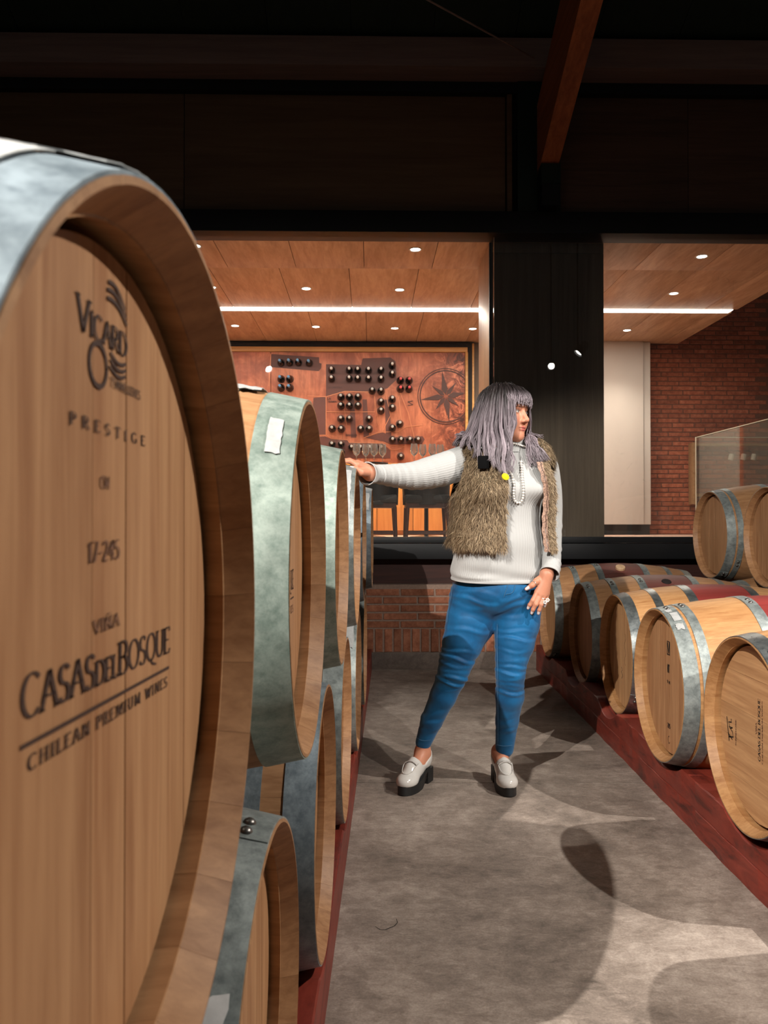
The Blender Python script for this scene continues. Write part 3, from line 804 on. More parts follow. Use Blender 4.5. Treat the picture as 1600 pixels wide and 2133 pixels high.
def ribbons(strokes, w, contrast=0.45, nib=True):
    """flat ribbon outlines of strokes; thin where a stroke runs level"""
    v, f = [], []
    for st in strokes:
        P = [Vector((x, y)) for x, y in st]
        if len(P) < 2: continue
        n0 = len(v)
        for i, p in enumerate(P):
            t = (P[min(i + 1, len(P) - 1)] - P[max(i - 1, 0)])
            if t.length < 1e-9: t = Vector((1, 0))
            t.normalize(); n = Vector((-t.y, t.x))
            k = (contrast + (1 - contrast) * abs(t.y) ** 1.2) if nib else 1.0
            e = t * (w * 0.12) if i in (0, len(P) - 1) else Vector((0, 0))
            if i == 0: e = -e
            v += [p + e + n * w * k / 2, p + e - n * w * k / 2]
        for i in range(len(P) - 1):
            a = n0 + 2 * i; f.append((a, a + 1, a + 3, a + 2))
    return v, f

def text_outline(s, width, height, weight=0.15, track=0.0, serif=True, contrast=0.4, sizes=None):
    """returns flat (u, v) points and faces of a line of capitals fitted to width x height; sizes: one scale per letter"""
    x, V, F = 0.0, [], []
    sizes = sizes or [1.0] * len(s)
    for ch, k in zip(s, sizes):
        tilde = ch == 'Ñ'
        adv, strokes, feet = GLYPH['N' if tilde else ch]
        st = [[(x + a * k, b * k) for a, b in q] for q in strokes]
        if serif: st += [[(x + (a - .11) * k, (b + (.012 if b == 0 else -.012)) * k), (x + (a + .11) * k, (b + (.012 if b == 0 else -.012)) * k)] for a, b in feet]
        if tilde: st.append([(x + .2, 1.16), (x + .32, 1.24), (x + .46, 1.16), (x + .58, 1.24)])
        v, f = ribbons(st, weight * (0.6 + 0.4 * k), contrast)
        n = len(V); V += v; F += [tuple(i + n for i in q) for q in f]
        x += adv * k + track
    x -= track
    return [(p.x * width / x, p.y * height) for p in V], F

def lay(name, uv, faces, origin, du, dv, mat, parent, local=True, lift=0.0):
    """puts a flat outline on a plane through origin spanned by du (reading) and dv (up)"""
    O, U, W = Vector(origin), Vector(du).normalized(), Vector(dv).normalized()
    me = mesh(name, [O + U * a + W * b for a, b in uv], faces, mat, None)
    return obj(name, me, parent)

HX = HEAD_X + 0.0007            # just proud of the head boards, in a barrel's own frame (+y reads along, +z up)
def brand(key, s, y0, y1, z, h, m='burn', weight=0.15, track=0.0, serif=True, tilt=0.0, name='branded_lettering', sizes=None, turn=0.0, contrast=0.4):
    uv, f = text_outline(s, y1 - y0, h, weight, track, serif, contrast, sizes)
    R = Matrix.Rotation(turn, 3, 'X')
    c, sn = math.cos(tilt), math.sin(tilt)
    O = R @ Vector((HX, y0, z)); U = R @ Vector((0, c, sn)); W = R @ Vector((0, -sn, c))
    O.z += RB
    return lay(name, uv, f, O, U, W, M[m], BARRELS[key])
def brand_strokes(key, strokes, w, m='burn', name='branded_mark', nib=False, turn=0.0):
    v, f = ribbons(strokes, w, 0.4, nib)
    R = Matrix.Rotation(turn, 3, 'X')
    O = R @ Vector((HX, 0, 0)) + Vector((0, 0, RB))
    return lay(name, [(p.x, p.y) for p in v], f, O, R @ Vector((0, 1, 0)), R @ Vector((0, 0, 1)), M[m], BARRELS[key])

brand('U1', 'VICARD', -.058, .031, .2015, .0155, weight=.17, sizes=[1.32, 1, 1, 1, 1, 1])
brand('U1', 'TONNELLERIES', -.002, .060, .1765, .0062, weight=.16, serif=False)
brand('U1', 'PRESTIGE', -.068, .071, .1437, .0072, 'burn', weight=.17, track=.62)
brand('U1', 'CM', -.019, -.003, .109, .0075, 'burn_faint', weight=.2)
brand('U1', '17-245', -.040, .017, .0625, .0125, 'burn_faint', weight=.16)
brand('U1', 'VIÑA', -.030, .017, .0175, .0085, 'burn_faint', weight=.16, track=.12)
CASAS = 'CASASDELBOSQUE'
brand('U1', CASAS, -.1275, .1405, -.0118, .0205, 'burn', weight=.15, tilt=-.033, sizes=[1.08, 1, 1, 1, 1, .74, .74, .74, 1.08, 1, 1, 1, 1, 1])
brand('U1', 'CHILEAN PREMIUM WINES', -.119, .133, -.0393, .0080, 'burn', weight=.17, track=.22, tilt=-.034)
brand_strokes('U1', [[(-.127, -.0250), (.1375, -.0332)]], .0026, name='branded_line')
# the cooper's swooshes and ring
def sw(y, z, w, h, bend):
    return [(y + w * k / 10, z + h * k / 10 + bend * math.sin(PI * k / 10)) for k in range(11)]
brand_strokes('U1', [sw(-.006, .2440, .032, -.010, .0045), sw(-.008, .2385, .036, -.0095, .0045), sw(-.008, .2330, .038, -.009, .004)], .0028)
brand_strokes('U1', [sw(-.002, .1985, .030, -.002, -.0035), sw(-.002, .1940, .030, -.002, -.0035), sw(-.003, .1895, .030, -.002, -.0035)], .0024)
brand_strokes('U1', [arc(-.0235, .1860, .0150, .0135, 0, 360, 30)], .0034, name='branded_ring')

# second upper barrel shows only the end of its brand
brand('U2', CASAS, -.130, .1205, -.030, .034, 'burn', weight=.15)
brand_strokes('U2', [[(-.13, -.046), (.121, -.046)]], .003, name='branded_line')
brand('U2', 'PREMIUM WINES', -.12, .115, -.072, .013, 'burn_faint', weight=.17, track=.2)

# right-hand barrels: R1's brand is turned a quarter, reading upwards
T1 = PI / 2
brand('R1', 'CASAS DEL BOSQUE', -.075, .110, -.024, .014, 'ink', weight=.17, turn=T1)
brand('R1', 'CHILEAN PREMIUM WINES', -.078, .108, -.040, .006, 'burn_faint', weight=.2, turn=T1)
brand('R1', 'VIÑA', -.0, .035, -.002, .0085, 'burn_faint', weight=.16, turn=T1)
brand('R1', '10-DAP', -.090, -.035, .236, .007, 'ink', weight=.2, turn=T1) if False else None
brand_strokes('R1', [[(-.062, .172), (-.048, .205)], [(-.072, .196), (.002, .214)], [(-.060, .200), (-.052, .165), (-.036, .172), (-.026, .198), (-.024, .170), (-.030, .188), (-.012, .200), (-.008, .178), (.002, .180)]], .0046, 'ink', turn=T1)
brand('R1', 'TONNELLERIE', -.075, .010, .142, .007, 'burn_faint', weight=.2, turn=T1)
brand('R1', 'FUTMILLE', -.070, .012, .126, .007, 'burn_faint', weight=.2, turn=T1) if False else None
# R2's small stamps
bs = lambda *a, **k: brand_strokes('R2', *a, **k)
bs([[(-.010, .115), (.018, .115), (.018, .165), (-.010, .165), (-.010, .115)], [(-.006, .16), (.006, .12)], [(.006, .12), (.014, .162)]], .006, 'ink')
brand('R2', 'NT', -.008, .014, .045, .030, 'ink', weight=.3, serif=False)
brand('R2', '9-14', -.012, .022, .002, .012, 'ink', weight=.2, serif=False)
brand('R2', '2015', -.010, .022, -.170, .018, 'burn', weight=.24)
bs([arc(.006, -.215, .010, .014, 60, 330, 14)], .0025, 'burn')
# scribble on R3 and R1, felt-pen marks on staves
brand_strokes('R3', [[(-.045, -.075), (-.028, -.088), (-.050, -.098), (-.022, -.112), (-.04, -.13)]], .004, 'ink')
brand_strokes('R3', [[(.02 + .012 * math.sin(k), .10 - .012 * k) for k in range(14)]], .0022, 'burn_faint')

# dark spill down the rim of the raised barrel
st_v = [(.10, -.245), (.118, -.235), (.128, -.20), (.136, -.15), (.130, -.12), (.122, -.15), (.112, -.19)]
obj('wine_stain', mesh('wine_stain', [(HX + .0005, a * 1.75, b * .72 + RB) for a, b in st_v], [tuple(range(7))], M['ink'], None), BARRELS['S1'])
# ------------------------------------------------------------------ spotlights of the hall
M['lamp_black'] = plain('lamp_black', lin(24, 24, 25), 0.4)
M['lamp_lens'] = emit('spot_lens', (1.0, 0.95, 0.88, 1), 60.0)
for i, (p, aim, watts, rad, cone, soft) in enumerate(SPOTS):
    p, aim = Vector(p), Vector(aim)
    s = thing('spotlight', p, label=('black hanging spotlight behind the camera, aimed down the aisle', 'black hanging spotlight over the opposite barrel row', 'black hanging spotlight well behind the lettered barrel', 'black hanging spotlight just behind the lettered barrel')[i], category='spotlight', group='spotlights of the barrel hall')
    q = (aim - p).to_track_quat('-Z', 'Y').to_matrix().to_4x4()
    MB().lathe([(0.02, 0.20), (0.06, 0.18), (0.068, 0.02), (0.07, 0.0), (0.062, 0.0), (0.058, 0.03), (0, 0.035)], 24, q).build('housing', M['lamp_black'], s)
    MB().lathe([(0.055, 0.028), (0.0, 0.031)], 20, q, cap=False).build('lens', M['lamp_lens'], s)
    MB().tube([(0, 0, 0.1), (0, 0, roof_z(p.y) - p.z + 0.02)], 0.012, 8).build('stem', M['lamp_black'], s)
    l = bpy.data.lights.new('spot_beam', 'SPOT'); l.energy = watts; l.color = SPOT_COLOUR; l.shadow_soft_size = rad
    l.spot_size = math.radians(cone); l.spot_blend = soft
    lo = bpy.data.objects.new('spot_beam', l); link(lo, s)
    lo.matrix_local = Matrix.Translation((aim - p).normalized() * 0.02) @ q
# ------------------------------------------------------------------ tasting room: lights
M['led'] = emit('led_strip_diffuser', (1.0, 0.93, 0.82, 1), 9.0)
M['down_lens'] = emit('downlight_lens', (1.0, 0.94, 0.85, 1), 14.0)
M['added_warm_led'] = emit('added_warm_led', (1.0, 0.62, 0.25, 1), 5.0)
M['white_trim'] = plain('white_lamp_trim', lin(206, 196, 184), 0.4)
led = back(thing('led_strip_light', (0, (YL0 + YL1) / 2, ZC), label='long white linear light set in the oak ceiling', category='ceiling light'))
MB().box(-3.55, 3.56, -(YL1 - YL0) / 2 + .004, (YL1 - YL0) / 2 - .004, -0.004, 0.012).build('diffuser', M['led'], led)
la = bpy.data.lights.new('led_glow', 'AREA'); la.shape = 'RECTANGLE'; la.size = 7.0; la.size_y = 0.1; la.energy = 140; la.color = (1.0, 0.90, 0.78)
lo = bpy.data.objects.new('led_glow', la); link(lo, led); lo.location = (0, 0, -0.012)

DL = [(868, 520, 'near the dark pillar, front row'), (1472, 529, 'front row, over the brick end'), (412, 517, 'front row, half hidden by the lettered barrel'),
      (452, 602, 'middle row, beside the lettered barrel'), (648, 603, 'middle row, second from the lettered barrel'), (842, 604, 'middle row, next to the pillar'), (1419, 607, 'middle row, over the brick end'),
      (507, 681, 'rear row, beside the lettered barrel'), (674, 682, 'rear row, second from the lettered barrel'), (838, 684, 'rear row, third from the lettered barrel'), (1001, 684, 'rear row, cut by the pillar'), (1326, 685, 'rear row, over the white partition')]
ring_me = MB().lathe([(0.038, 0.004), (0.040, -0.002), (0.052, -0.004), (0.055, 0.0), (0.055, 0.006)], 24, cap=False).mesh('trim_ring', M['white_trim'], 40)
lens_me = MB().lathe([(0.039, -0.0015), (0.0, -0.0025)], 20, cap=False).mesh('lens', M['down_lens'], 40)
for px, py, where in DL:
    d = ray(px, py); z = ZC - (0.02 if py < 555 else 0.0); p = CAM_POS + d * ((z - 1.10) / d.z)
    o = back(thing('downlight', p, label='round recessed downlight, ' + where, category='downlight', group='recessed downlights in the oak ceiling'))
    obj('trim_ring', ring_me, o); obj('lens', lens_me, o)
    l = bpy.data.lights.new('downlight_beam', 'SPOT'); l.energy = 62; l.color = (1.0, 0.90, 0.77); l.spot_size = math.radians(105); l.spot_blend = 0.7; l.shadow_soft_size = 0.035
    lo = bpy.data.objects.new('downlight_beam', l); link(lo, o); lo.location = (0, 0, -0.006)

# ------------------------------------------------------------------ the copper map on the far wall
def mural_mat():
    t = NT('copper_map_print')
    v = t.coords(shuffle=False)
    a = t.noise(v, 1.6, 8, 0.62, 1.4); b = t.noise(t.n('ShaderNodeMapping', {'Vector': v, 'Scale': (5, 1, 0.7)}).outputs[0], 3.0, 6, 0.7, 1.0)
    c = t.ramp(a, [(0.30, lin(128, 70, 52)), (0.46, lin(184, 104, 76)), (0.60, lin(218, 134, 98)), (0.75, lin(156, 88, 66))])
    c = t.mix(t.math('MULTIPLY', t.ramp(b, [(0.42, (0, 0, 0, 1)), (0.64, (1, 1, 1, 1))]), 0.5), c, lin(132, 76, 58))
    x = t.n('ShaderNodeSeparateXYZ', {0: v}).outputs[0]
    k = t.n('ShaderNodeMapRange', {0: x, 1: 0.45, 2: 0.9, 3: 0.0, 4: 1.0}).outputs[0]
    ridge = t.ramp(t.noise(v, 6.5, 10, 0.7, 2.2), [(0.40, lin(76, 46, 40)), (0.52, lin(148, 80, 60)), (0.62, lin(222, 138, 104))])
    c = t.mix(k, c, ridge)
    t.P(Base_Color=c, Roughness=0.38, Specular_IOR_Level=0.5, Metallic=0.15)
    return t.m
M['mural'] = mural_mat()
M['map_plot'] = plain('dark_map_plot', lin(104, 62, 54), 0.45, noise=0.08, nscale=6)
M['map_line'] = plain('pale_copper_line', lin(226, 146, 106), 0.35, metal=0.3)
M['map_ink'] = plain('map_dark_ink', lin(82, 52, 46), 0.45)
mp = back(thing('wall_map', (0, YM, 0), label='large copper-coloured vineyard map with compass rose and bottle holes', category='wall map'))
XM = 0.985
for x0, x1 in ((-3.2, -1.353), (-1.347, XM)):
    MB().box(x0, x1, 0.0, 0.05, 1.765, 3.125).build('map_panel', M['mural'], mp)
for nm, x0, x1, z0, z1, y0, m in (('frame_top', -3.25, XM + .03, 3.128, 3.185, -0.03, 'frame_wood'), ('frame_side', XM + .003, XM + .035, 1.70, 3.128, -0.03, 'frame_wood'),
                                  ('frame_edge', -3.25, XM + .085, 3.187, 3.235, -0.01, 'black_gap'), ('frame_edge', XM + .037, XM + .085, 1.70, 3.187, -0.01, 'black_gap'), ('frame_edge', XM + .086, XM + .11, 1.70, 3.235, -0.02, 'frame_wood')):
    MB().box(x0, x1, y0, 0.06, z0, z1, bev=0.003).build(nm, M[m], mp)

def mpt(px, py):            # a pixel on the map's surface -> its x, z
    p = at(px, py, YM); return (p.x, p.z)
def zpt(zx, zy):            # from measured sheet coordinates
    return mpt(480 + .33125 * zx, 700 + .33125 * zy)
def plot(pts, m='map_plot', t=0.003, name='map_plot', y=0.0):
    MB().prism([zpt(*p) for p in pts], y - t, y + 0.001, 'y').build(name, M[m], mp)
def mline(pts, w=0.008, m='map_line', closed=False, name='map_line', lift=0.0045):
    q = [zpt(*p) for p in pts]
    if closed: q.append(q[0])
    v, f = ribbons([q], w, nib=False)
    me = mesh(name, [(p.x, -lift, p.y) for p in v], f, M[m], None); obj(name, me, mp)
plot([(312, 118), (612, 137), (614, 172), (628, 176), (626, 205), (610, 224), (314, 200)])
plot([(656, 180), (876, 184), (886, 142), (1060, 136), (1092, 160), (1098, 275), (1040, 330), (930, 355), (770, 350), (656, 384)])
plot([(578, 392), (654, 384), (656, 624), (560, 626)], 'map_plot')
plot([(560, 640), (650, 632), (690, 650), (790, 656), (800, 672), (1010, 676), (1060, 720), (1060, 770), (560, 770)])
plot([(900, 640), (1010, 606), (1090, 636), (1262, 630), (1276, 650), (1258, 680), (1064, 682), (1020, 664)], 'map_plot')
for pts in ([(656, 384), (770, 350), (930, 352), (945, 330)], [(656, 384), (656, 620), (690, 648), (790, 654), (800, 670), (1010, 674), (1070, 716), (1110, 712), (1150, 694), (1060, 688)],
            [(660, 478), (962, 478), (962, 400)], [(890, 642), (985, 606), (1110, 600), (1160, 570), (1260, 560)], [(1110, 330), (1170, 480), (1210, 640)], [(560, 626), (656, 624)],
            [(716, 775), (850, 790), (1060, 780)], [(540, 380), (656, 384)], [(1030, 360), (1060, 500), (1010, 600)], [(312, 118), (300, 320)]):
    mline(pts)
for x in (760, 820, 900, 960, 1040, 1110):
    plot([(x - 16, 400), (x + 12, 400), (x + 26, 640), (x - 8, 640)], 'map_plot', 0.0015) if x in (820, 900, 1040) else mline([(x, 380), (x + 24, 560)], 0.006)
# compass rose
CX, CZ = zpt(1408, 378); RR = 0.335
def mring(r, w, name='compass_ring'):
    v, f = ribbons([[(CX + r * math.cos(2 * PI * k / 72), CZ + r * math.sin(2 * PI * k / 72)) for k in range(73)]], w, nib=False)
    obj(name, mesh(name, [(p.x, -0.0055, p.y) for p in v if p.x < XM], f, M['map_ink'], None) if all(p.x < XM for p in v) else
        mesh(name, [(min(p.x, XM), -0.0055, p.y) for p in v], f, M['map_ink'], None), mp)
mring(RR, 0.010); mring(RR - 0.026, 0.014)
tilt = math.radians(8)
for k in range(8):
    a = tilt + k * PI / 4; rl = RR - 0.03 if k % 2 == 0 else 0.21
    w = 0.036 if k % 2 == 0 else 0.026
    c, s = math.cos(a), math.sin(a)
    pts = [(CX + .02 * c, CZ + .02 * s), (CX + rl * .3 * c - w * s, CZ + rl * .3 * s + w * c), (CX + rl * c, CZ + rl * s), (CX + rl * .3 * c + w * s, CZ + rl * .3 * s - w * c)]
    pts = [(min(x, XM), z) for x, z in pts]
    MB().prism(pts, -0.0052, -0.003, 'y').build('compass_point', M['map_ink'], mp)
nx, nz = zpt(1185, 424)
v, f = ribbons([[(nx - .03, nz - .025), (nx + .03, nz - .015)], [(nx + .03, nz - .015), (nx - .03, nz + .020)], [(nx - .03, nz + .020), (nx + .03, nz + .03)]], 0.009, nib=False)
obj('compass_letter', mesh('compass_letter', [(p.x, -0.0055, p.y) for p in v], f, M['map_ink'], None), mp)
def mtext(s, zx0, zx1, zy, h):
    (x0, z), (x1, _) = zpt(zx0, zy), zpt(zx1, zy)
    uv, f = text_outline(s, x1 - x0, h, 0.2)
    obj('map_lettering', mesh('map_lettering', [(x0 + a, -0.0055, z + b) for a, b in uv], f, M['map_ink'], None), mp)
mtext('LA CANTERA', 668, 755, 332, .022); mtext('LA', 664, 686, 402, .02); mtext('TRAMPA', 668, 722, 420, .02); mtext('BARBERA', 780, 850, 630, .022)

# ------------------------------------------------------------------ bottles lying neck-out in the map
M['bottle_glass'] = plain('dark_bottle_glass', lin(15, 18, 16), 0.12, spec=0.6)
for nm, c in (('cap_white', lin(222, 220, 214)), ('cap_blue', lin(92, 150, 196)), ('cap_red', lin(206, 74, 78)), ('cap_grey', lin(176, 176, 172))):
    M[nm] = plain(nm, c, 0.35)
RX = Matrix.Rotation(PI / 2, 4, 'X')      # z -> -y : necks point into the room
def bottle_meshes(out):
    body = MB().lathe([(0.0, -0.01), (0.040, -0.01), (0.0405, 0.03), (0.039, 0.045), (0.030, 0.068), (0.019, 0.086), (0.0150, 0.10), (0.0148, 0.10 + out), (0.0, 0.10 + out)], 20, RX).mesh('bottle_body', M['bottle_glass'], 40)
    caps = {}
    for c in ('cap_white', 'cap_blue', 'cap_red', 'cap_grey'):
        caps[c] = MB().lathe([(0.0155, 0.104), (0.0160, 0.105 + out * .2), (0.0160, 0.103 + out), (0.0145, 0.106 + out), (0.0, 0.1062 + out)], 16, RX).mesh('capsule', M[c], 40)
    return body, caps
BT = {k: bottle_meshes(k) for k in (0.05, 0.08)}
COLR = MB().lathe([(0.040, -0.004), (0.047, -0.004), (0.048, 0.002), (0.041, 0.004)], 22, RX, cap=False).mesh('collar', M['map_ink'], 40)
bottles = [((375, 175), 'b'), ((430, 172), 'b'), ((485, 172), 'b'), ((552, 175), 'b'), ((376, 275), 'b'), ((430, 275), 'b'), ((376, 330), 'b'), ((430, 330), 'b')]
bottles += [(p, 'w') for p in [(692, 218), (692, 272), (802, 218), (855, 218), (802, 272), (855, 272), (922, 218), (922, 272), (1000, 218), (1000, 272), (1070, 188), (1070, 242)]]
bottles += [(p, 'r') for p in [(1122, 280), (1176, 280), (1122, 333), (1176, 333)]]
bottles += [(p, 'g') for p in [(945, 345), (1000, 347), (750, 385), (803, 385), (857, 385), (750, 440), (803, 440), (857, 440), (1000, 415), (1000, 470), (1071, 397), (1071, 452),
            (750, 522), (803, 522), (926, 522), (695, 583), (752, 585), (873, 585), (926, 585), (1071, 578), (1118, 552), (1072, 652), (1125, 652), (1179, 652), (1231, 652),
            (695, 680), (752, 680), (695, 733), (752, 733), (817, 700), (873, 700), (930, 700), (1000, 700), (1124, 757)]]
NM = {'b': ('cap_blue', 'blue capsule'), 'w': ('cap_white', 'white capsule'), 'r': ('cap_red', 'red capsule'), 'g': ('cap_grey', 'grey-white capsule')}
ROWW = ['top', 'second', 'third', 'fourth', 'fifth', 'sixth', 'seventh', 'eighth', 'ninth', 'tenth', 'eleventh', 'twelfth', 'thirteenth', 'fourteenth', 'fifteenth', 'sixteenth']
ORD = ['first', 'second', 'third', 'fourth', 'fifth', 'sixth', 'seventh', 'eighth', 'ninth']
rows = {}
for (p, c) in bottles: rows.setdefault((c, round(p[1] / 14)), []).append(p)
keys = {c: sorted({k[1] for k in rows if k[0] == c}) for c in 'bwrg'}
for (p, c) in bottles:
    x, z = zpt(*p)
    cap, word = NM[c]
    r = keys[c].index(round(p[1] / 14)); col = sorted(rows[(c, round(p[1] / 14))]).index(p)
    lab = 'dark bottle with %s, %s such row of the map, %s from the barrel side' % (word, ROWW[r], ORD[col])
    o = back(thing('wine_bottle', (x, YM - 0.002, z), label=lab, category='bottle', group='bottles set neck-out in the map'))
    body, caps = BT[0.08 if c == 'b' else 0.05]
    obj('bottle_body', body, o); obj('capsule', caps[cap], o); obj('collar', COLR, o)

# ------------------------------------------------------------------ low cabinet, its doors brightened by an added strip
M['cab'] = wood('honey_cabinet_wood', lin(196, 124, 60), lin(222, 152, 84), 'z', 30, 18, rough=0.4, rnd=0.05)
cab = back(thing('cabinet', (0, YM, ZF), label='honey-coloured wooden cabinet under the map', category='cabinet'))
MB().box(-2.4, 1.0, -0.30, -0.04, 0.05, 0.80).build('body', M['black_gap'], cab)
MB().box(-2.4, 1.0, -0.28, -0.04, 0.0, 0.05).build('plinth', M['cab'], cab)
MB().box(-2.42, 1.02, -0.36, -0.04, 0.80, 0.835, bev=0.003).build('worktop', M['cab'], cab)
x = -2.18
while x < 0.98:
    MB().box(x + .003, min(x + .417, 0.998), -0.322, -0.30, 0.055, 0.795, bev=0.002).build('door', M['cab'], cab); x += 0.42
MB().box(-2.35, 0.95, -0.352, -0.335, 0.786, 0.798).build('added_under_light', M['added_warm_led'], cab)  # warm strip added to brighten the doors, no such lamp known
la = bpy.data.lights.new('added_under_glow', 'AREA'); la.shape = 'RECTANGLE'; la.size = 3.2; la.size_y = 0.02; la.energy = 16; la.color = (1.0, 0.66, 0.30)
lo = bpy.data.objects.new('added_under_glow', la); link(lo, cab); lo.location = (-0.7, -0.345, 0.780); lo.rotation_euler = (math.radians(-14), 0, 0)

# ------------------------------------------------------------------ small round tables, glasses, tub chairs
M['table_black'] = plain('black_table', lin(20, 20, 22), 0.35)
M['chair_black'] = plain('black_leather', lin(30, 31, 31), 0.5, noise=0.1, nscale=40)
M['chair_leg'] = wood('dark_chair_leg', lin(58, 36, 30), lin(80, 52, 43), 'z', 40, 14, rough=0.5)
M['wine_glass'] = None
def stem_glass():
    t = NT('whitened_wine_glass'); t.t.nodes.remove(t.b)
    tr = t.n('ShaderNodeBsdfTransparent', {'Color': (0.95, 0.95, 0.94, 1)}).outputs[0]
    gl = t.n('ShaderNodeBsdfGlossy', {'Color': (1, 1, 1, 1), 'Roughness': 0.06}).outputs[0]
    df = t.n('ShaderNodeBsdfTranslucent', {'Color': (0.95, 0.93, 0.9, 1)}).outputs[0]
    fr = t.math('MINIMUM', t.math('ADD', t.math('MULTIPLY', t.n('ShaderNodeFresnel', {'IOR': 1.5}).outputs[0], 1.6), 0.05), 1.0)
    s = t.n('ShaderNodeMixShader', {0: fr, 1: tr, 2: gl}).outputs[0]
    s = t.n('ShaderNodeMixShader', {0: 0.10, 1: s, 2: df}).outputs[0]  # white share mimics the brightness that refraction gives the bowls
    t.t.links.new(s, t.out.inputs[0]); return t.m
M['wine_glass'] = stem_glass()
def side_table(px, label):
    p = at(px, 965, 8.0)
    o = back(thing('side_table', (p.x, 8.0, ZF), label=label, category='table', group='round black tables behind the glass'))
    MB().lathe([(0.0, 0.725), (0.185, 0.725), (0.192, 0.735), (0.19, 0.745), (0, 0.745)], 40).build('table_top', M['table_black'], o)
    MB().lathe([(0.022, 0.02), (0.020, 0.72)], 16).build('table_leg', M['table_black'], o)
    MB().lathe([(0.0, 0.0), (0.17, 0.0), (0.165, 0.012), (0.03, 0.025), (0, 0.025)], 32).build('table_base', M['table_black'], o)
    return p.x
gl_prof = [(0.0, 0.0), (0.033, 0.0), (0.033, 0.002), (0.010, 0.006), (0.0042, 0.014), (0.004, 0.062), (0.010, 0.070), (0.030, 0.090), (0.0385, 0.115), (0.038, 0.140), (0.031, 0.190),
           (0.0298, 0.190), (0.0366, 0.140), (0.0370, 0.115), (0.0286, 0.092), (0.008, 0.073), (0.0, 0.072)]
GLM = MB().lathe(gl_prof, 26).mesh('wine_glass', M['wine_glass'], 50)
tx1 = side_table(781, 'round black table holding four glasses near the resting hand')
tx2 = side_table(900, 'round black table half hidden behind the outstretched sleeve')
for i, (px, dy) in enumerate(((755, -.04), (774, .02), (791, -.03), (809, .03))):
    o = back(obj('wine_glass', GLM, None, (at(px, 965, 8.0).x, 8.0 + dy, ZF + 0.745)))
    tag(o, 'empty stemmed wine glass above the resting hand, %s from the barrels' % ORD[i], 'wine glass', 'wine glasses on the round tables')
for i, (px, dy) in enumerate(((874, -.05), (893, .03), (912, -.03), (930, .04))):
    o = back(obj('wine_glass', GLM, None, (at(px, 965, 8.0).x, 8.0 + dy, ZF + 0.745)))
    tag(o, 'empty stemmed wine glass above the outstretched sleeve, %s from the barrels' % ORD[i], 'wine glass', 'wine glasses on the round tables')

def tub_chair(px, label, rz=0.0):
    p = at(px, 1050, 7.25)
    o = back(thing('tub_chair', (p.x, 7.25, ZF), rz, label, 'chair', 'black tub chairs behind the glass'))
    W, D = 0.20, 0.20
    MB().box(-W, W, -D, D, 0.325, 0.40, bev=0.02).build('seat', M['chair_black'], o, angle=40)
    pts = []
    v = []
    n = 18
    for k in range(n + 1):
        a = PI * (0.0 + k / n)
        for (ro, z) in ((0.215, 0.31), (0.222, 0.50), (0.224, 0.62), (0.20, 0.628), (0.178, 0.62), (0.175, 0.40)):
            v.append((ro * math.cos(a) * 0.98, -ro * math.sin(a) * 0.95, z))
    f = grid_faces(n + 1, 6, closed_v=True); f.append(list(range(6))); f.append([n * 6 + i for i in range(6)])
    MB().add(v, f).build('backrest', M['chair_black'], o, angle=40)
    MB().box(-W + .01, W - .01, -D + .01, D - .01, 0.285, 0.325).build('seat_frame', M['chair_leg'], o)
    for sx in (-1, 1):
        for sy in (-1, 1):
            MB().tube([(sx * (W - .025), sy * (D - .025), 0.29), (sx * (W - .012), sy * (D - .012), 0.0)], [0.019, 0.013], 8).build('leg', M['chair_leg'], o, angle=50)
        MB().box(sx * (W - .022) - .008, sx * (W - .022) + .008, -D + .02, D - .02, 0.05, 0.075).build('stretcher', M['chair_leg'], o)
    for sy in (-1, 1):
        MB().box(-W + .02, W - .02, sy * (D - .022) - .008, sy * (D - .022) + .008, 0.05, 0.075).build('stretcher', M['chair_leg'], o)
tub_chair(789, 'low black tub chair beside the barrel row')
tub_chair(896, 'low black tub chair partly behind the fur waistcoat')

# ------------------------------------------------------------------ glass balustrade and solids in place of its reflections at the brick end
bal = back(thing('glass_balustrade', (3.46, 8.8, ZF), label='frameless glass balustrade in front of the brick wall', category='balustrade'))
MB().box(-0.006, 0.006, -1.9, 0.0, 0.0, 1.09).build('glass_panel', M['rail_glass'], bal)
MB().box(0.008, 1.9, -0.006, 0.006, 0.0, 1.09).build('glass_panel', M['rail_glass'], bal)
MB().box(-0.006, 1.9, -0.0062, 0.0062, 1.09, 1.097).build('glass_edge', M['glass_edge'], bal)
MB().box(-0.0062, 0.0062, -1.9, -0.007, 1.09, 1.097).build('glass_edge', M['glass_edge'], bal)
MB().box(-0.014, -0.006, -0.008, 0.008, 0.0, 1.097).build('glass_edge', M['glass_edge'], bal)
M['shelf_wood'] = wood('pale_shelf_wood', lin(150, 112, 76), lin(176, 138, 98), 'x', 36, 16, rough=0.5)
sh = back(thing('reflected_shelf', (4.35, YM + 0.26, 1.40), label='wooden shelf built in place of a reflection in the glass balustrade', category='shelf'))
MB().box(-0.52, 0.6, -0.14, 0.0, 0.0, 0.03, bev=.003).build('shelf_board', M['shelf_wood'], sh)  # solid shelf put where the glass shows a reflection
MB().box(-0.52, 0.6, -0.14, 0.0, 0.62, 0.65, bev=.003).build('shelf_board', M['shelf_wood'], sh)
MB().box(-0.55, -0.52, -0.14, 0.0, -0.1, 0.66, bev=.003).build('side_board', M['shelf_wood'], sh)
M['reflected_lamp_white'] = plain('white_reflected_lamp', lin(226, 222, 214), 0.4)
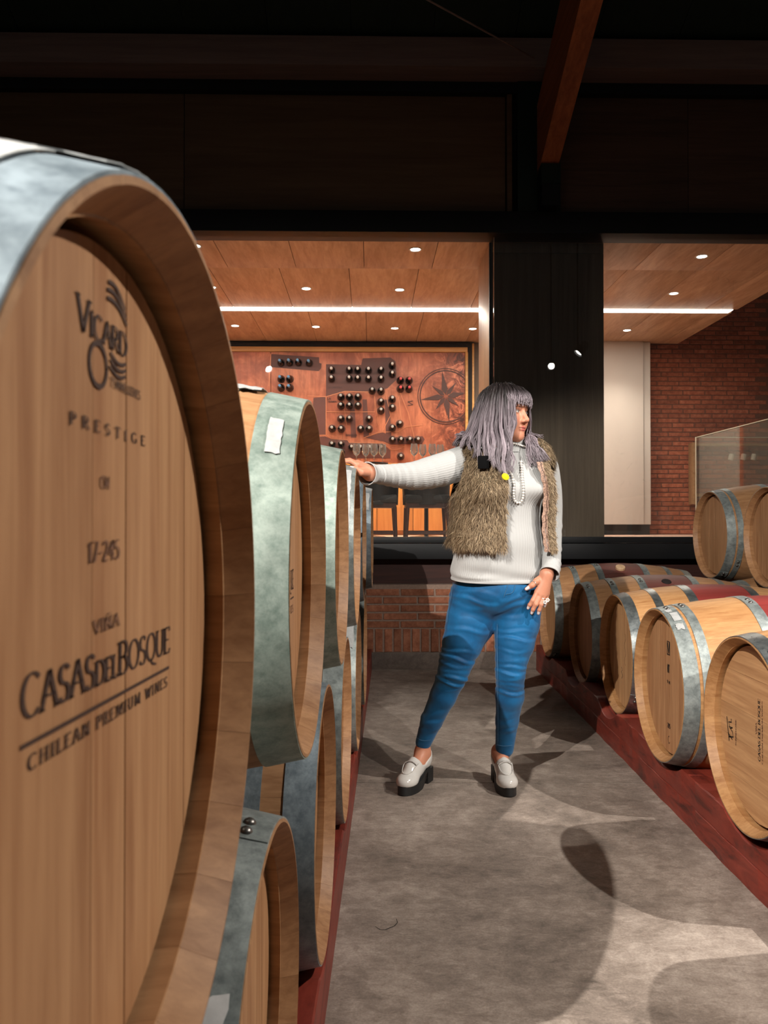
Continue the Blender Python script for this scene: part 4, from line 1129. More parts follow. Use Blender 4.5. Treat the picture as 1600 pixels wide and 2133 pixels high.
for i, px in enumerate((1548, 1574, 1596)):  # solid canisters put in for spotlights reflected in the glass
    p = at(px, 951, YM + 0.20)
    o = back(thing('reflected_lamp', (p.x, YM + 0.25, p.z - 0.035), label='small white canister built in place of a reflected spotlight, %s from the partition' % ORD[i], category='lamp', group='white canisters in place of reflected spotlights'))
    MB().lathe([(0.026, -0.03), (0.030, -0.03), (0.030, 0.035), (0.026, 0.045), (0, 0.046)], 18, Matrix.Translation((0, -0.07, 0.03)) @ Matrix.Rotation(0.25, 4, 'Y')).build('canister', M['reflected_lamp_white'], o)
    MB().tube([(-0.004, -0.07, 0.07), (-0.03, -0.03, 0.11), (-0.04, 0.0, 0.12)], 0.005, 6).build('reflected_lamp_arm', M['black_steel'], o)
# ------------------------------------------------------------------ the woman: solids from distance fields
def smin(a, b, k):
    h = np.clip(0.5 + 0.5 * (b - a) / k, 0, 1)
    return b * (1 - h) + a * h - k * h * (1 - h)
def d_cone(P, a, b, ra, rb, sx=1.0):
    a, b = np.asarray(a, float), np.asarray(b, float); ba = b - a
    t = np.clip(((P - a) @ ba) / (ba @ ba), 0, 1)
    return np.linalg.norm(P - a - t[..., None] * ba, axis=-1) - (ra + (rb - ra) * t)
def d_ell(P, c, r, R=None):
    q = P - np.asarray(c, float)
    if R is not None: q = q @ R
    r = np.asarray(r, float)
    k0 = np.linalg.norm(q / r, axis=-1); k1 = np.linalg.norm(q / (r * r), axis=-1) + 1e-9
    return k0 * (k0 - 1) / k1

def surface_net(V, lo, h):
    """quads of the zero surface of a grid of distances"""
    S = V < 0
    nx, ny, nz = V.shape
    c = np.zeros((nx - 1, ny - 1, nz - 1), np.uint8)
    for i in (0, 1):
        for j in (0, 1):
            for k in (0, 1): c += S[i:nx - 1 + i, j:ny - 1 + j, k:nz - 1 + k]
    act = np.argwhere((c > 0) & (c < 8))
    idx = -np.ones(c.shape, np.int64); idx[tuple(act.T)] = np.arange(len(act))
    acc = np.zeros((len(act), 3)); cnt = np.zeros(len(act))
    corners = [(i, j, k) for i in (0, 1) for j in (0, 1) for k in (0, 1)]
    for A in corners:
        for ax in range(3):
            if A[ax]: continue
            B = list(A); B[ax] = 1
            va = V[tuple((act + A).T)]; vb = V[tuple((act + B).T)]
            m = (va < 0) != (vb < 0)
            t = va[m] / (va[m] - vb[m])
            p = np.tile(np.array(A, float), (m.sum(), 1)); p[:, ax] += t
            acc[m] += p; cnt[m] += 1
    verts = np.asarray(lo) + h * (act + acc / cnt[:, None])
    faces = []
    for ax in range(3):
        sl0 = [slice(None)] * 3; sl1 = [slice(None)] * 3
        sl0[ax] = slice(0, -1); sl1[ax] = slice(1, None)
        a, b = S[tuple(sl0)], S[tuple(sl1)]
        for flip, m in ((False, a & ~b), (True, ~a & b)):
            e = np.argwhere(m)
            u, w_ = [(1, 2), (2, 0), (0, 1)][ax]
            e = e[(e[:, u] > 0) & (e[:, w_] > 0) & (e[:, u] < V.shape[u] - 1) & (e[:, w_] < V.shape[w_] - 1)]
            q = []
            for du, dw in ((-1, -1), (0, -1), (0, 0), (-1, 0)):
                f = e.copy(); f[:, u] += du; f[:, w_] += dw
                q.append(idx[tuple(f.T)])
            q = np.stack(q, 1)
            q = q[(q >= 0).all(1)]
            faces.append(q[:, ::-1] if flip else q)
    return verts, np.concatenate(faces)

def field_mesh(prims, h, pad=0.03, k=0.012):
    """prims: list of (lo, hi, fn, op, k) combined in order"""
    lo = np.min([p[0] for p in prims if p[3] != 'sub'], 0) - pad; hi = np.max([p[1] for p in prims if p[3] != 'sub'], 0) + pad
    n = np.ceil((hi - lo) / h).astype(int) + 1
    V = np.full(n, 0.05, np.float64)
    for a, b, fn, op, kk in prims:
        i0 = np.maximum(np.floor((np.asarray(a) - pad - lo) / h).astype(int), 0); i1 = np.minimum(np.ceil((np.asarray(b) + pad - lo) / h).astype(int) + 1, n)
        if (i1 <= i0).any(): continue
        g = np.stack(np.meshgrid(*[lo[d] + h * np.arange(i0[d], i1[d]) for d in range(3)], indexing='ij'), -1)
        d = fn(g); s = tuple(slice(i0[q], i1[q]) for q in range(3))
        V[s] = smin(V[s], d, kk) if op == 'add' else -smin(-V[s], d, kk)
    return surface_net(V, lo, h)

def cone(a, b, ra, rb, k=0.012, op='add'):
    a, b = np.array(a, float), np.array(b, float); r = max(ra, rb)
    return (np.minimum(a, b) - r, np.maximum(a, b) + r, lambda P: d_cone(P, a, b, ra, rb), op, k)
def ell(c, r, k=0.012, op='add', R=None):
    c = np.array(c, float); m = max(r)
    return (c - m, c + m, lambda P: d_ell(P, c, r, R), op, k)

def np_mesh(name, verts, faces, mat, smooth=True, attrs=None, smooth_passes=0):
    verts = np.asarray(verts, float); faces = np.asarray(faces, int)
    if smooth_passes:
        e = np.concatenate([faces[:, [i, (i + 1) % faces.shape[1]]] for i in range(faces.shape[1])])
        for _ in range(smooth_passes):
            s = np.zeros_like(verts); c = np.zeros(len(verts))
            np.add.at(s, e[:, 0], verts[e[:, 1]]); np.add.at(c, e[:, 0], 1)
            verts = verts * 0.5 + 0.5 * s / np.maximum(c, 1)[:, None]
    me = bpy.data.meshes.new(name)
    m = faces.shape[1]
    me.vertices.add(len(verts)); me.vertices.foreach_set('co', verts.ravel())
    me.loops.add(faces.size); me.loops.foreach_set('vertex_index', faces.ravel())
    me.polygons.add(len(faces)); me.polygons.foreach_set('loop_start', np.arange(0, faces.size, m)); me.polygons.foreach_set('loop_total', np.full(len(faces), m))
    me.update(calc_edges=True); me.validate()
    me.polygons.foreach_set('use_smooth', np.full(len(me.polygons), smooth))
    for k, v in (attrs or {}).items():
        if v.ndim == 1:
            a = me.attributes.new(k, 'FLOAT', 'POINT'); a.data.foreach_set('value', v.astype(np.float32))
        else:
            a = me.attributes.new(k, 'FLOAT_COLOR', 'POINT')
            a.data.foreach_set('color', np.concatenate([v, np.ones((len(v), 1))], 1).astype(np.float32).ravel())
    me.materials.append(mat)
    return me

def attr_mat(name, attr='tint', rough=0.5, sss=0.0, spec=0.4, noise=0.0, sheen=0.0, bump=0.0, nscale=60):
    t = NT(name)
    c = t.n('ShaderNodeAttribute', attribute_name=attr).outputs['Color']
    if noise > 0 or bump > 0:
        v = t.noise(t.coords(shuffle=False), nscale, 4, 0.6)
        if noise > 0: c = t.mix(t.math('MULTIPLY', v, noise), c, t.mix(1.0, c, (0.5, 0.45, 0.45, 1), 'MULTIPLY'))
        if bump > 0: t.bump(v, bump, 0.001)
    t.P(Base_Color=c, Roughness=rough, Specular_IOR_Level=spec, Sheen_Weight=sheen)
    if sss > 0: t.P(Subsurface_Weight=sss, Subsurface_Scale=0.006); t.b.inputs['Subsurface Radius'].default_value = (1.0, 0.4, 0.25)
    return t.m

def A(px, py, Y): return np.array(at(px, py, Y))
def spline(P, n):
    """smooth curve through points (rows), n samples"""
    P = np.asarray(P, float); m = len(P)
    t = np.linspace(0, m - 1, n); i = np.clip(t.astype(int), 0, m - 2); u = (t - i)[:, None]
    p0, p1, p2, p3 = P[np.maximum(i - 1, 0)], P[i], P[i + 1], P[np.minimum(i + 2, m - 1)]
    return 0.5 * ((2 * p1) + (-p0 + p2) * u + (2 * p0 - 5 * p1 + 4 * p2 - p3) * u ** 2 + (-p0 + 3 * p1 - 3 * p2 + p3) * u ** 3)

PR = Vector((0.34, 3.27, 0.0))
person = thing('person', PR, label='person with long lavender-grey hair in fur waistcoat, white ribbed jumper and blue jeans', category='person')
def wear(name, me, parent=None):
    o = obj(name, me, parent or person)
    if parent is None: o.location = -PR
    return o

SKIN, LIP = np.array(lin(204, 140, 112)[:3]), np.array(lin(176, 88, 82)[:3])
M['skin'] = attr_mat('skin', 'tint', 0.48, sss=0.12, noise=0.25, bump=0.05, nscale=220)

# ---- head (own frame: x to her left, y forward, z up)
FA = math.radians(47)
hf = np.array([math.sin(FA), -math.cos(FA), 0.0]); hu = np.array([0.03, 0.0, 1.0]); hu /= np.linalg.norm(hu)
hf = hf - hu * (hf @ hu); hf /= np.linalg.norm(hf); hs = np.cross(hf, hu)      # hs: her right
HC, HSC = np.array([0.462, 3.275, 1.534]), 0.95
def H2W(p): p = np.asarray(p, float) * HSC; return HC + p[..., 0:1] * hs + p[..., 1:2] * hf + p[..., 2:3] * hu
head_pr = [ell((0, -.012, .032), (.074, .094, .086)), ell((0, .030, -.034), (.061, .066, .086), .03), ell((0, .020, -.075), (.052, .058, .045), .03),
           ell((0, .074, -.098), (.022, .019, .018), .03), ell((.037, .058, -.032), (.028, .028, .030), .03), ell((-.037, .058, -.032), (.028, .028, .030), .03),
           ell((0, .078, .030), (.050, .018, .016), .03),
           ell((.031, .106, .004), (.019, .016, .011), .012, 'sub'), ell((-.031, .106, .004), (.019, .016, .011), .012, 'sub'),
           cone((0, .088, .014), (0, .113, -.030), .0075, .0115, .012), ell((.012, .101, -.036), (.0085, .010, .0075), .006), ell((-.012, .101, -.036), (.0085, .010, .0075), .006),
           ell((.0065, .106, -.043), (.003, .005, .003), .003, 'sub'), ell((-.0065, .106, -.043), (.003, .005, .003), .003, 'sub'),
           ell((.031, .078, .003), (.0135, .0145, .0125), .003), ell((-.031, .078, .003), (.0135, .0145, .0125), .003),
           ell((0, .093, -.0605), (.023, .0095, .0055), .005), ell((0, .091, -.0705), (.020, .0105, .0065), .005), ell((0, .104, -.0655), (.026, .006, .0011), .003, 'sub'),
           ell((.074, -.006, -.005), (.011, .020, .031), .008), ell((-.074, -.006, -.005), (.011, .020, .031), .008),
           cone((0, -.016, -.06), (0, -.032, -.20), .054, .058, .03)]
hv, hfc = field_mesh(head_pr, 0.0026, 0.02)
tint = np.tile(SKIN, (len(hv), 1))
def blend(m, c):
    global tint
    tint = tint * (1 - m[:, None]) + np.asarray(c)[None] * m[:, None]
def blob(c, r, soft=0.35):
    q = np.linalg.norm((hv - np.array(c)) / np.array(r), axis=1); return np.clip((1 - q) / soft, 0, 1)
for s in (-1, 1):
    blend(0.45 * blob((s * .042, .075, -.030), (.03, .05, .025), 0.8), lin(206, 116, 96)[:3])
    blend(0.55 * blob((s * .031, .094, .010), (.022, .03, .010)), lin(96, 62, 54)[:3])
    blend(blob((s * .031, .092, .003), (.0125, .02, .0052)), lin(226, 218, 210)[:3])
    blend(blob((s * .031, .096, .003), (.0052, .02, .0056)), lin(46, 32, 26)[:3])
    blend(blob((s * .031, .094, .0088), (.016, .03, .0026)), lin(30, 22, 22)[:3])
    blend(0.8 * blob((s * .032, .094, .024), (.024, .03, .0042)), lin(70, 48, 40)[:3])
    blend(0.8 * blob((s * .0065, .108, -.043), (.005, .012, .004)), lin(92, 46, 38)[:3])
blend(0.9 * blob((0, .097, -.0605), (.024, .03, .0058)), LIP); blend(0.9 * blob((0, .097, -.0705), (.021, .03, .0068)), LIP)
blend(0.8 * blob((0, .104, -.0655), (.024, .03, .0016)), lin(88, 40, 38)[:3])
parts = [(H2W(hv), hfc, tint)]

# ---- hands: finger chains in the world
def hand(wrist, palm, fingers, thumb, arm_from, nails, rw=0.026, h=0.0024):
    """fingers: per finger a list of points with radii"""
    pr = [cone(arm_from, wrist, rw * 0.85, rw * 0.9, .012)]
    for a, b, ra, rb in palm: pr.append(cone(a, b, ra, rb, .014))
    for pts, rad in fingers + [thumb]:
        for i in range(len(pts) - 1): pr.append(cone(pts[i], pts[i + 1], rad[i], rad[i + 1], .0035))
    v, f = field_mesh(pr, h, 0.012)
    t = np.tile(SKIN * 0.97, (len(v), 1))
    for c, ax, nrm, ln, wd, col in nails:
        q = v - np.asarray(c); a = q @ ax; s = q @ np.cross(ax, nrm); u = q @ nrm
        m = np.clip((1 - np.maximum(np.abs(a) / ln, np.abs(s) / wd)) / .2, 0, 1) * (u > -0.001)
        t = t * (1 - m[:, None]) + np.array(col)[None] * m[:, None]
    return v, f, t
NAIL = lin(232, 222, 222)[:3]
un = lambda v: np.asarray(v, float) / np.linalg.norm(v)

# her right hand lies over the rim of the fourth upper barrel
RW = A(771, 986, 2.985)
kn = [np.array([-.128, 2.985 - .021 * i, 1.312 - .003 * i]) for i in (-0.4, 0.6, 1.6, 2.6)]
fr = []
for i, kpt in enumerate(kn):
    ln = (0.074, 0.080, 0.076, 0.060)[i]; d = un([-1, (0.18, 0.05, -.06, -.16)[i], 0.05])
    r0 = 0.0088 - 0.0006 * (i == 3)
    p1 = kpt + d * ln * .42 + np.array([0, 0, 0.012]); p2 = kpt + d * ln * .75 + np.array([0, 0, 0.010]); p3 = kpt + d * ln + np.array([0, 0, 0.0065])
    fr.append(([kpt, p1, p2, p3], [r0 + .001, r0, r0 - .0007, r0 - .002]))
pal = [(RW, kpt, 0.021, 0.0125) for kpt in kn] + [(RW, (kn[1] + kn[2]) / 2, 0.024, 0.014)]
tb = [RW + np.array([-.004, -.018, .002]), A(752, 984, 2.925), A(741, 977, 2.915), A(731.5, 975, 2.91)]
parts.append(hand(RW, pal, fr, (tb, [.0165, .0135, .0105, .0078]), A(790, 987.5, 3.03),
                  [(tb[3] + np.array([.003, -.0055, .004]), un(tb[3] - tb[2]), un([0.0, -.75, .6]), .0095, .0062, NAIL)]))

# her left hand rests on her thigh
YH = 3.182
LW = A(1139, 1196, YH + .012)
mcp = [A(1119.5, 1233, YH), A(1126.5, 1238, YH - .004), A(1133.5, 1239, YH + .002), A(1139, 1236, YH + .014)]
pip = [A(1110, 1251, YH - .012), A(1116.5, 1259, YH - .015), A(1127.5, 1259, YH - .010), A(1138, 1250, YH + .006)]
dip = [A(1103.5, 1260, YH - .008), A(1110.5, 1269.5, YH - .010), A(1123.5, 1270, YH - .006), A(1136, 1257, YH + .008)]
tip = [A(1100, 1267, YH - .002), A(1107.5, 1277.5, YH - .003), A(1121.5, 1278, YH - .001), A(1134, 1263, YH + .010)]
fl_ = [([mcp[i], pip[i], dip[i], tip[i]], [.0105 - .001 * (i == 3), .0092 - .001 * (i == 3), .0080 - .0008 * (i == 3), .0058]) for i in range(4)]
pal = [(LW, m_, .020, .0125) for m_ in mcp]
tbl = [A(1127, 1206, YH + .015), A(1118, 1211, YH - .002), A(1108.5, 1219.5, YH - .008), A(1096.5, 1227, YH - .004)]
front = np.array([0, -1.0, 0.15]); front /= np.linalg.norm(front)
nl = [(tip[i] + front * .004, un(tip[i] - dip[i]), front, .0095, .0056, NAIL) for i in range(4)] + [(tbl[3] + front * .005 + un(tbl[3] - tbl[2]) * -.004, un(tbl[3] - tbl[2]), front, .0105, .0068, NAIL)]
parts.append(hand(LW, pal, fl_, (tbl, [.017, .0140, .0108, .0072]), A(1149, 1163, 3.25), nl))

# ---- rest of the body under the clothes, with bare ankles and feet
def px_rows(rows):   # (left px, right px, py, Y) -> centre, radius
    out = []
    for l, r, y, Y in rows:
        a, b = A(l, y, Y), A(r, y, Y); out.append(((a + b) / 2, (b[0] - a[0]) / 2))
    return out
LEG_R = px_rows([(936, 1036, 1255, 3.335), (929, 1029, 1298, 3.325), (922, 1004, 1340, 3.31), (916, 986, 1375, 3.30), (912, 975, 1402, 3.295), (896, 950, 1450, 3.315), (877, 922, 1500, 3.345), (865.5, 899, 1546, 3.375)])
LEG_L = px_rows([(1031, 1130, 1250, 3.315), (1031, 1123, 1298, 3.295), (1032, 1112, 1340, 3.27), (1032.5, 1099, 1372, 3.26), (1033, 1093, 1402, 3.255), (1033, 1091, 1450, 3.285), (1033, 1080, 1500, 3.33), (1032, 1070, 1559, 3.37)])
heelR, toeR = np.array([0.152, 3.425, 0]), np.array([0.060, 3.245, 0])
heelL, toeL = np.array([0.452, 3.440, 0]), np.array([0.468, 3.200, 0])
def along(h_, t_, f, x, z):
    d = un(t_ - h_); s = np.array([-d[1], d[0], 0]) * -1; return h_ + d * f + s * x + np.array([0, 0, z])
body_pr = [ell((.437, 3.30, .93), (.155, .105, .14)), ell((.446, 3.30, 1.10), (.135, .095, .16), .05), ell((.458, 3.30, 1.27), (.140, .10, .13), .05), cone((.40, 3.30, 1.36), (.54, 3.31, 1.36), .045, .045, .04),
           cone(H2W(np.array([0, -.03, -.14])), H2W(np.array([0, -.034, -.22])), .048, .05, .03)]
ARM_R = [(A(962, 957, 3.31), .046), (A(872, 990, 3.17), .030), (A(792, 988, 3.035), .024)]
ARM_L = [(A(1128, 962, 3.35), .044), (A(1149, 1075, 3.37), .033), (A(1149, 1165, 3.25), .023)]
for arm in (ARM_R, ARM_L):
    for (a, ra), (b, rb_) in zip(arm[:-1], arm[1:]): body_pr.append(cone(a, b, ra, rb_, .02))
for leg in (LEG_R, LEG_L):
    for (a, ra), (b, rb_) in zip(leg[:-1], leg[1:]): body_pr.append(cone(a, b, ra * .86, rb_ * .80, .02))
for leg, h_, t_ in ((LEG_R, heelR, toeR), (LEG_L, heelL, toeL)):
    ank = along(h_, t_, .048, 0, .125)
    body_pr += [cone(leg[-1][0], ank, leg[-1][1] * .80, .029, .015), cone(ank, along(h_, t_, .030, 0, .095), .029, .027, .015), cone(ank, along(h_, t_, .135, 0, .072), .029, .024, .02), cone(along(h_, t_, .03, 0, .1), along(h_, t_, .2, 0, .055), .024, .018, .02)]
bv, bf = field_mesh(body_pr, 0.0058, 0.03)
parts.append((bv, bf, np.tile(SKIN, (len(bv), 1))))
V_, F_, T_, n_ = [], [], [], 0
for v, f, t in parts:
    V_.append(v); F_.append(f + n_); T_.append(t); n_ += len(v)
wear('body', np_mesh('body', np.concatenate(V_), np.concatenate(F_), M['skin'], attrs={'tint': np.concatenate(T_)}))

# ---- jeans
def jeans_mat():
    t = NT('blue_denim')
    v = t.coords(shuffle=False)
    a = t.noise(v, 9, 5, 0.6, 0.5); b = t.noise(t.n('ShaderNodeMapping', {'Vector': v, 'Scale': (1, 1, 0.3)}).outputs[0], 420, 3, 0.6)
    c = t.ramp(a, [(0.32, lin(4, 70, 114)), (0.66, lin(6, 102, 156))])
    c = t.mix(t.math('MULTIPLY', b, 0.22), c, lin(4, 46, 84))
    t.P(Base_Color=c, Roughness=0.62, Specular_IOR_Level=0.3, Sheen_Weight=0.15)
    t.bump(b, 0.25, 0.0008)
    return t.m
M['jeans'] = jeans_mat()
jp = [ell(A(1036, 1235, 3.315), (.187, .135, .10)), ell(A(1000, 1228, 3.37), (.10, .10, .10), .04), ell(A(1070, 1228, 3.37), (.10, .10, .10), .04), cone(A(1035, 1190, 3.31), A(1036, 1215, 3.31), .12, .13, .04)]
for leg in (LEG_R, LEG_L):
    for i, ((a, ra), (b, rb_)) in enumerate(zip(leg[:-1], leg[1:])): jp.append(cone(a, b, ra, rb_, .012 if i else .03))
jv, jf = field_mesh(jp, 0.0048, 0.03, .012)
# creases: bands of wrinkles across knees, calves and groin
nrm = np.zeros_like(jv)
fa = np.cross(jv[jf[:, 2]] - jv[jf[:, 0]], jv[jf[:, 3]] - jv[jf[:, 1]])
for i in range(4): np.add.at(nrm, jf[:, i], fa)
nrm /= np.linalg.norm(nrm, axis=1, keepdims=True) + 1e-12
def creases(axis_z, sx, zs, amp, sg, tilt_, xc, xw):
    d = np.zeros(len(jv))
    for k, z0 in enumerate(zs):
        x = jv[:, 0] - xc
        u = jv[:, 2] - z0 - tilt_ * x * (1 if k % 2 else .6) - 0.006 * np.sin(x * 40 + k * 2.1)
        win = np.exp(-((x - 0.25 * xw * math.sin(k * 2.3)) / xw) ** 2)
        d += amp * (0.6 + .4 * math.sin(k * 1.7)) * (np.exp(-(u / sg) ** 2) - 0.75 * np.exp(-((u - 1.6 * sg) / sg) ** 2)) * win
    return d
zpx = lambda y, Y=3.3: 1.1 - (y - 1085) * Y / 1666
xr, xl = lambda y: np.interp(y, [1255, 1298, 1340, 1402, 1450, 1500, 1546], [.335, .323, .29, .257, .21, .163, .13]), None
disp = np.zeros(len(jv))
isR = jv[:, 0] < np.interp(jv[:, 2], [.1, .5, .75, .9], [.30, .36, .425, .43])
disp += np.where(isR, creases(None, 1, [zpx(y) for y in (1352, 1368, 1382, 1395, 1408, 1420, 1432)], .0066, .0070, -.22, .255, .075), 0)
disp += np.where(isR, creases(None, 1, [zpx(y) for y in (1228, 1246, 1262, 1284, 1310)], .0042, .009, -.20, .31, .11), 0)
disp += np.where(isR, creases(None, 1, [zpx(y) for y in (1490, 1508, 1522)], .0026, .008, .3, .155, .05), 0)
disp += np.where(~isR, creases(None, 1, [zpx(y, 3.26) for y in (1312, 1328, 1352, 1372, 1386, 1398, 1410, 1424, 1440)], .0056, .0066, -.06, .485, .07), 0)
disp += np.where(~isR, creases(None, 1, [zpx(y, 3.28) for y in (1240, 1258, 1280)], .0038, .009, .35, .50, .08), 0)
disp += np.where(~isR, creases(None, 1, [zpx(y, 3.3) for y in (1505, 1525)], .0022, .008, .35, .46, .04), 0)
jv = jv + nrm * disp[:, None]
zt = zpx(1196)
keep = (jv[jf][:, :, 2].max(1) < zt + .02)
hemz = np.where(jv[:, 0] < .30, zpx(1549, 3.375), zpx(1562, 3.37))
wear('jeans', np_mesh('jeans', jv, jf[keep], M['jeans'], smooth_passes=1))
jo = person.children[-1]
M['stitch'] = plain('pale_stitching', lin(70, 112, 146), 0.7)
def leg_surface(px, py, Yg):
    """nearest visible jeans point along the view through a pixel"""
    d = np.array(ray(px, py)); o = np.array(CAM_POS); d /= np.linalg.norm(d)
    q = jv - o; t = q @ d; r = np.linalg.norm(q - t[:, None] * d, axis=1)
    m = r < .008
    return o + d * (t[m].min() if m.any() else Yg)
def stitch(pts, r=0.0007, name='stitching'):
    P = spline([leg_surface(x, y, 3.2) - np.array([0, .0012, 0]) for x, y in pts], len(pts) * 6)
    wear(name, MB().tube(P, r, 5).mesh(name, M['stitch'], 60), jo)
stitch([(1036, 1300), (1035.5, 1340), (1037, 1400), (1037, 1450), (1037.5, 1500), (1037, 1552)])
stitch([(1060, 1214), (1056, 1224), (1052, 1236), (1050, 1243)]); stitch([(1074, 1216), (1070, 1230), (1064, 1236), (1054, 1238)])
stitch([(868, 1536), (876, 1541), (886, 1543), (897, 1541)]); stitch([(1035, 1551), (1050, 1554), (1067, 1552)])
stitch([(944, 1212), (940, 1240), (934, 1270), (931, 1296)])

# ---- white ribbed jumper
t = NT('white_rib_knit')
v = t.noise(t.coords(shuffle=False), 500, 3, 0.6)
t.P(Base_Color=lin(178, 178, 177), Roughness=0.75, Specular_IOR_Level=0.2, Sheen_Weight=0.2); t.bump(v, 0.25, 0.0006)
M['jumper'] = t.m
TY = math.radians(14)               # the chest is turned a little towards the far side
rows_t = [  # py of the ring, centre px, half width m, depth m, Y
    (1207, 1036, .190, .140, 3.315), (1200, 1036, .193, .143, 3.315), (1180, 1036.5, .192, .143, 3.312), (1140, 1039, .182, .136, 3.308), (1095, 1040, .172, .128, 3.305), (1055, 1042, .172, .130, 3.303),
    (1015, 1045, .178, .135, 3.303), (980, 1048, .174, .122, 3.306), (958, 1050, .158, .100, 3.308), (943, 1053, .120, .082, 3.305), (934, 1057, .075, .068, 3.298), (928, 1060, .056, .060, 3.292)]
R_ = np.array([[*A(cx, py, Y), a, b] for py, cx, a, b, Y in rows_t])
NR, NT_ = 130, 384
tt = spline(R_, NR)
th = np.linspace(0, 2 * PI, NT_, endpoint=False)
def torso_point(row, th, off=0.0):
    cx, cy, z, a, b = row
    e = 2.25
    cs, sn = np.cos(th), np.sin(th)
    X = (a + off) * np.sign(sn) * np.abs(sn) ** (2 / e); Yd = -(b + off) * np.sign(cs) * np.abs(cs) ** (2 / e)
    bust = 0.0
    for c0 in (-.50, .52):
        bust = bust + .046 * np.exp(-(((th + PI) % (2 * PI) - PI - c0) / .36) ** 2) * math.exp(-((z - 1.222) / (.050 if z > 1.222 else .040)) ** 2)
    belly = .012 * np.exp(-(((th + PI) % (2 * PI) - PI) / .9) ** 2) * math.exp(-((z - 1.02) / .07) ** 2)
    L_ = np.sqrt(X ** 2 + Yd ** 2) + 1e-9
    X = X * (1 + (bust + belly) / L_); Yd = Yd * (1 + (bust + belly) / L_)
    c, s = math.cos(TY), math.sin(TY)
    return np.stack([cx + X * c - Yd * s, cy + X * s + Yd * c, np.full_like(th, z)], -1)
vs = []
for i, row in enumerate(tt):
    u = i / (NR - 1)
    P = torso_point(row, th)
    rib = .0009 * np.cos(th * 104) * (1 if i > 9 else .0) + (.0015 if i <= 9 else 0)
    wr = .0024 * math.sin(i * .55) * np.exp(-((th - 5.6) / .5) ** 2) + .003 * np.sin(i * .33 + th * 3) * math.exp(-((u - .12) / .12) ** 2)
    if i > 70: rib = rib * max(0, 1 - (i - 70) / 60)
    c0 = np.array([row[0], row[1], row[2]]); d = P - c0; d /= np.linalg.norm(d, axis=1, keepdims=True) + 1e-9
    # the hem dips at the front
    P = P + d * (rib + wr)[:, None]
    P[:, 2] -= .010 * np.cos(th) * max(0, 1 - u * 5)
    vs.append(P)
inner = vs[0].copy(); cc = inner.mean(0); inner = cc + (inner - cc) * .965; inner2 = inner.copy(); inner2[:, 2] += .03
vs = [inner2, inner] + vs
jm = np.concatenate(vs)
jq = np.array(grid_faces(len(vs), NT_, closed_v=True))
wear('jumper', np_mesh('jumper', jm, jq, M['jumper']))
jumper = person.children[-1]

def sleeve(ctrl, n, m, ribs, folds, name, flare):
    """ctrl rows: x y z radius; swept tube with lengthwise ribs and cross folds"""
    S = spline(ctrl, n); out = []
    up = np.array([0, 0, 1.0])
    for i in range(n):
        tg = un(S[min(i + 1, n - 1), :3] - S[max(i - 1, 0), :3])
        u = up - tg * (up @ tg); u = un(u); w_ = np.cross(tg, u)
        up = u
        a = np.linspace(0, 2 * PI, m, endpoint=False)
        s = i / (n - 1)
        r = S[i, 3] + .0011 * np.cos(ribs * a) * (s < .93)
        for c0, wd, amp, ph in folds:
            e = (s - c0 - .012 * np.sin(a + ph)) / wd
            r = r + amp * (np.exp(-e ** 2) - .8 * np.exp(-(e - 1.7) ** 2)) * (.55 + .45 * np.cos(a + ph))
        if s > .93: r = r + flare * ((s - .93) / .07) ** 2 + .001
        out.append(S[i, :3] + (u[None] * np.cos(a)[:, None] + w_[None] * np.sin(a)[:, None]) * r[:, None])
    last = out[-1]; c = last.mean(0)
    lip = c + (last - c) * .90; lip2 = lip - un(S[-1, :3] - S[-4, :3]) * .03
    out += [lip, c + (lip2 - lip2.mean(0)) * .95 + (lip2.mean(0) - c)]
    me = np_mesh(name, np.concatenate(out), np.array(grid_faces(len(out), m, closed_v=True)), M['jumper'])
    wear(name, me, jumper)
def row4(px, py, Y, r): return [*A(px, py, Y), r]
sleeve([row4(1005, 955, 3.31, .066), row4(968, 962, 3.31, .067), row4(935, 974, 3.28, .068), row4(900, 983.5, 3.235, .064), row4(862, 991, 3.17, .055), row4(822, 990.5, 3.10, .0445), row4(792, 988, 3.035, .0365), row4(778, 987, 3.005, .034), row4(765, 986.5, 2.975, .0355)],
       150, 132, 44, [(.24, .012, 0.0019, 2.4), (.33, .012, 0.0022, 2.7), (.41, .010, 0.0025, 2.3), (.47, .010, 0.0021, 2.8), (.53, .010, 0.0027, 2.5), (.58, .009, 0.0021, 2.2), (.63, .009, 0.0025, 2.6), (.68, .009, 0.0019, 2.9), (.76, .010, 0.0024, 2.4)], 'sleeve', .008)
sleeve([row4(1108, 950, 3.34, .056), row4(1132, 968, 3.355, .056), row4(1143, 1005, 3.365, .050), row4(1148, 1045, 3.37, .046), row4(1149.5, 1085, 3.36, .042), row4(1149.5, 1130, 3.31, .039), row4(1149, 1165, 3.25, .037), row4(1148, 1182, 3.215, .036), row4(1144.5, 1196, 3.19, .037)],
       120, 120, 40, [(.52, .014, .003, 1.0), (.66, .012, .003, .5), (.80, .010, .0036, .2), (.88, .010, .003, .3)], 'sleeve', .004)
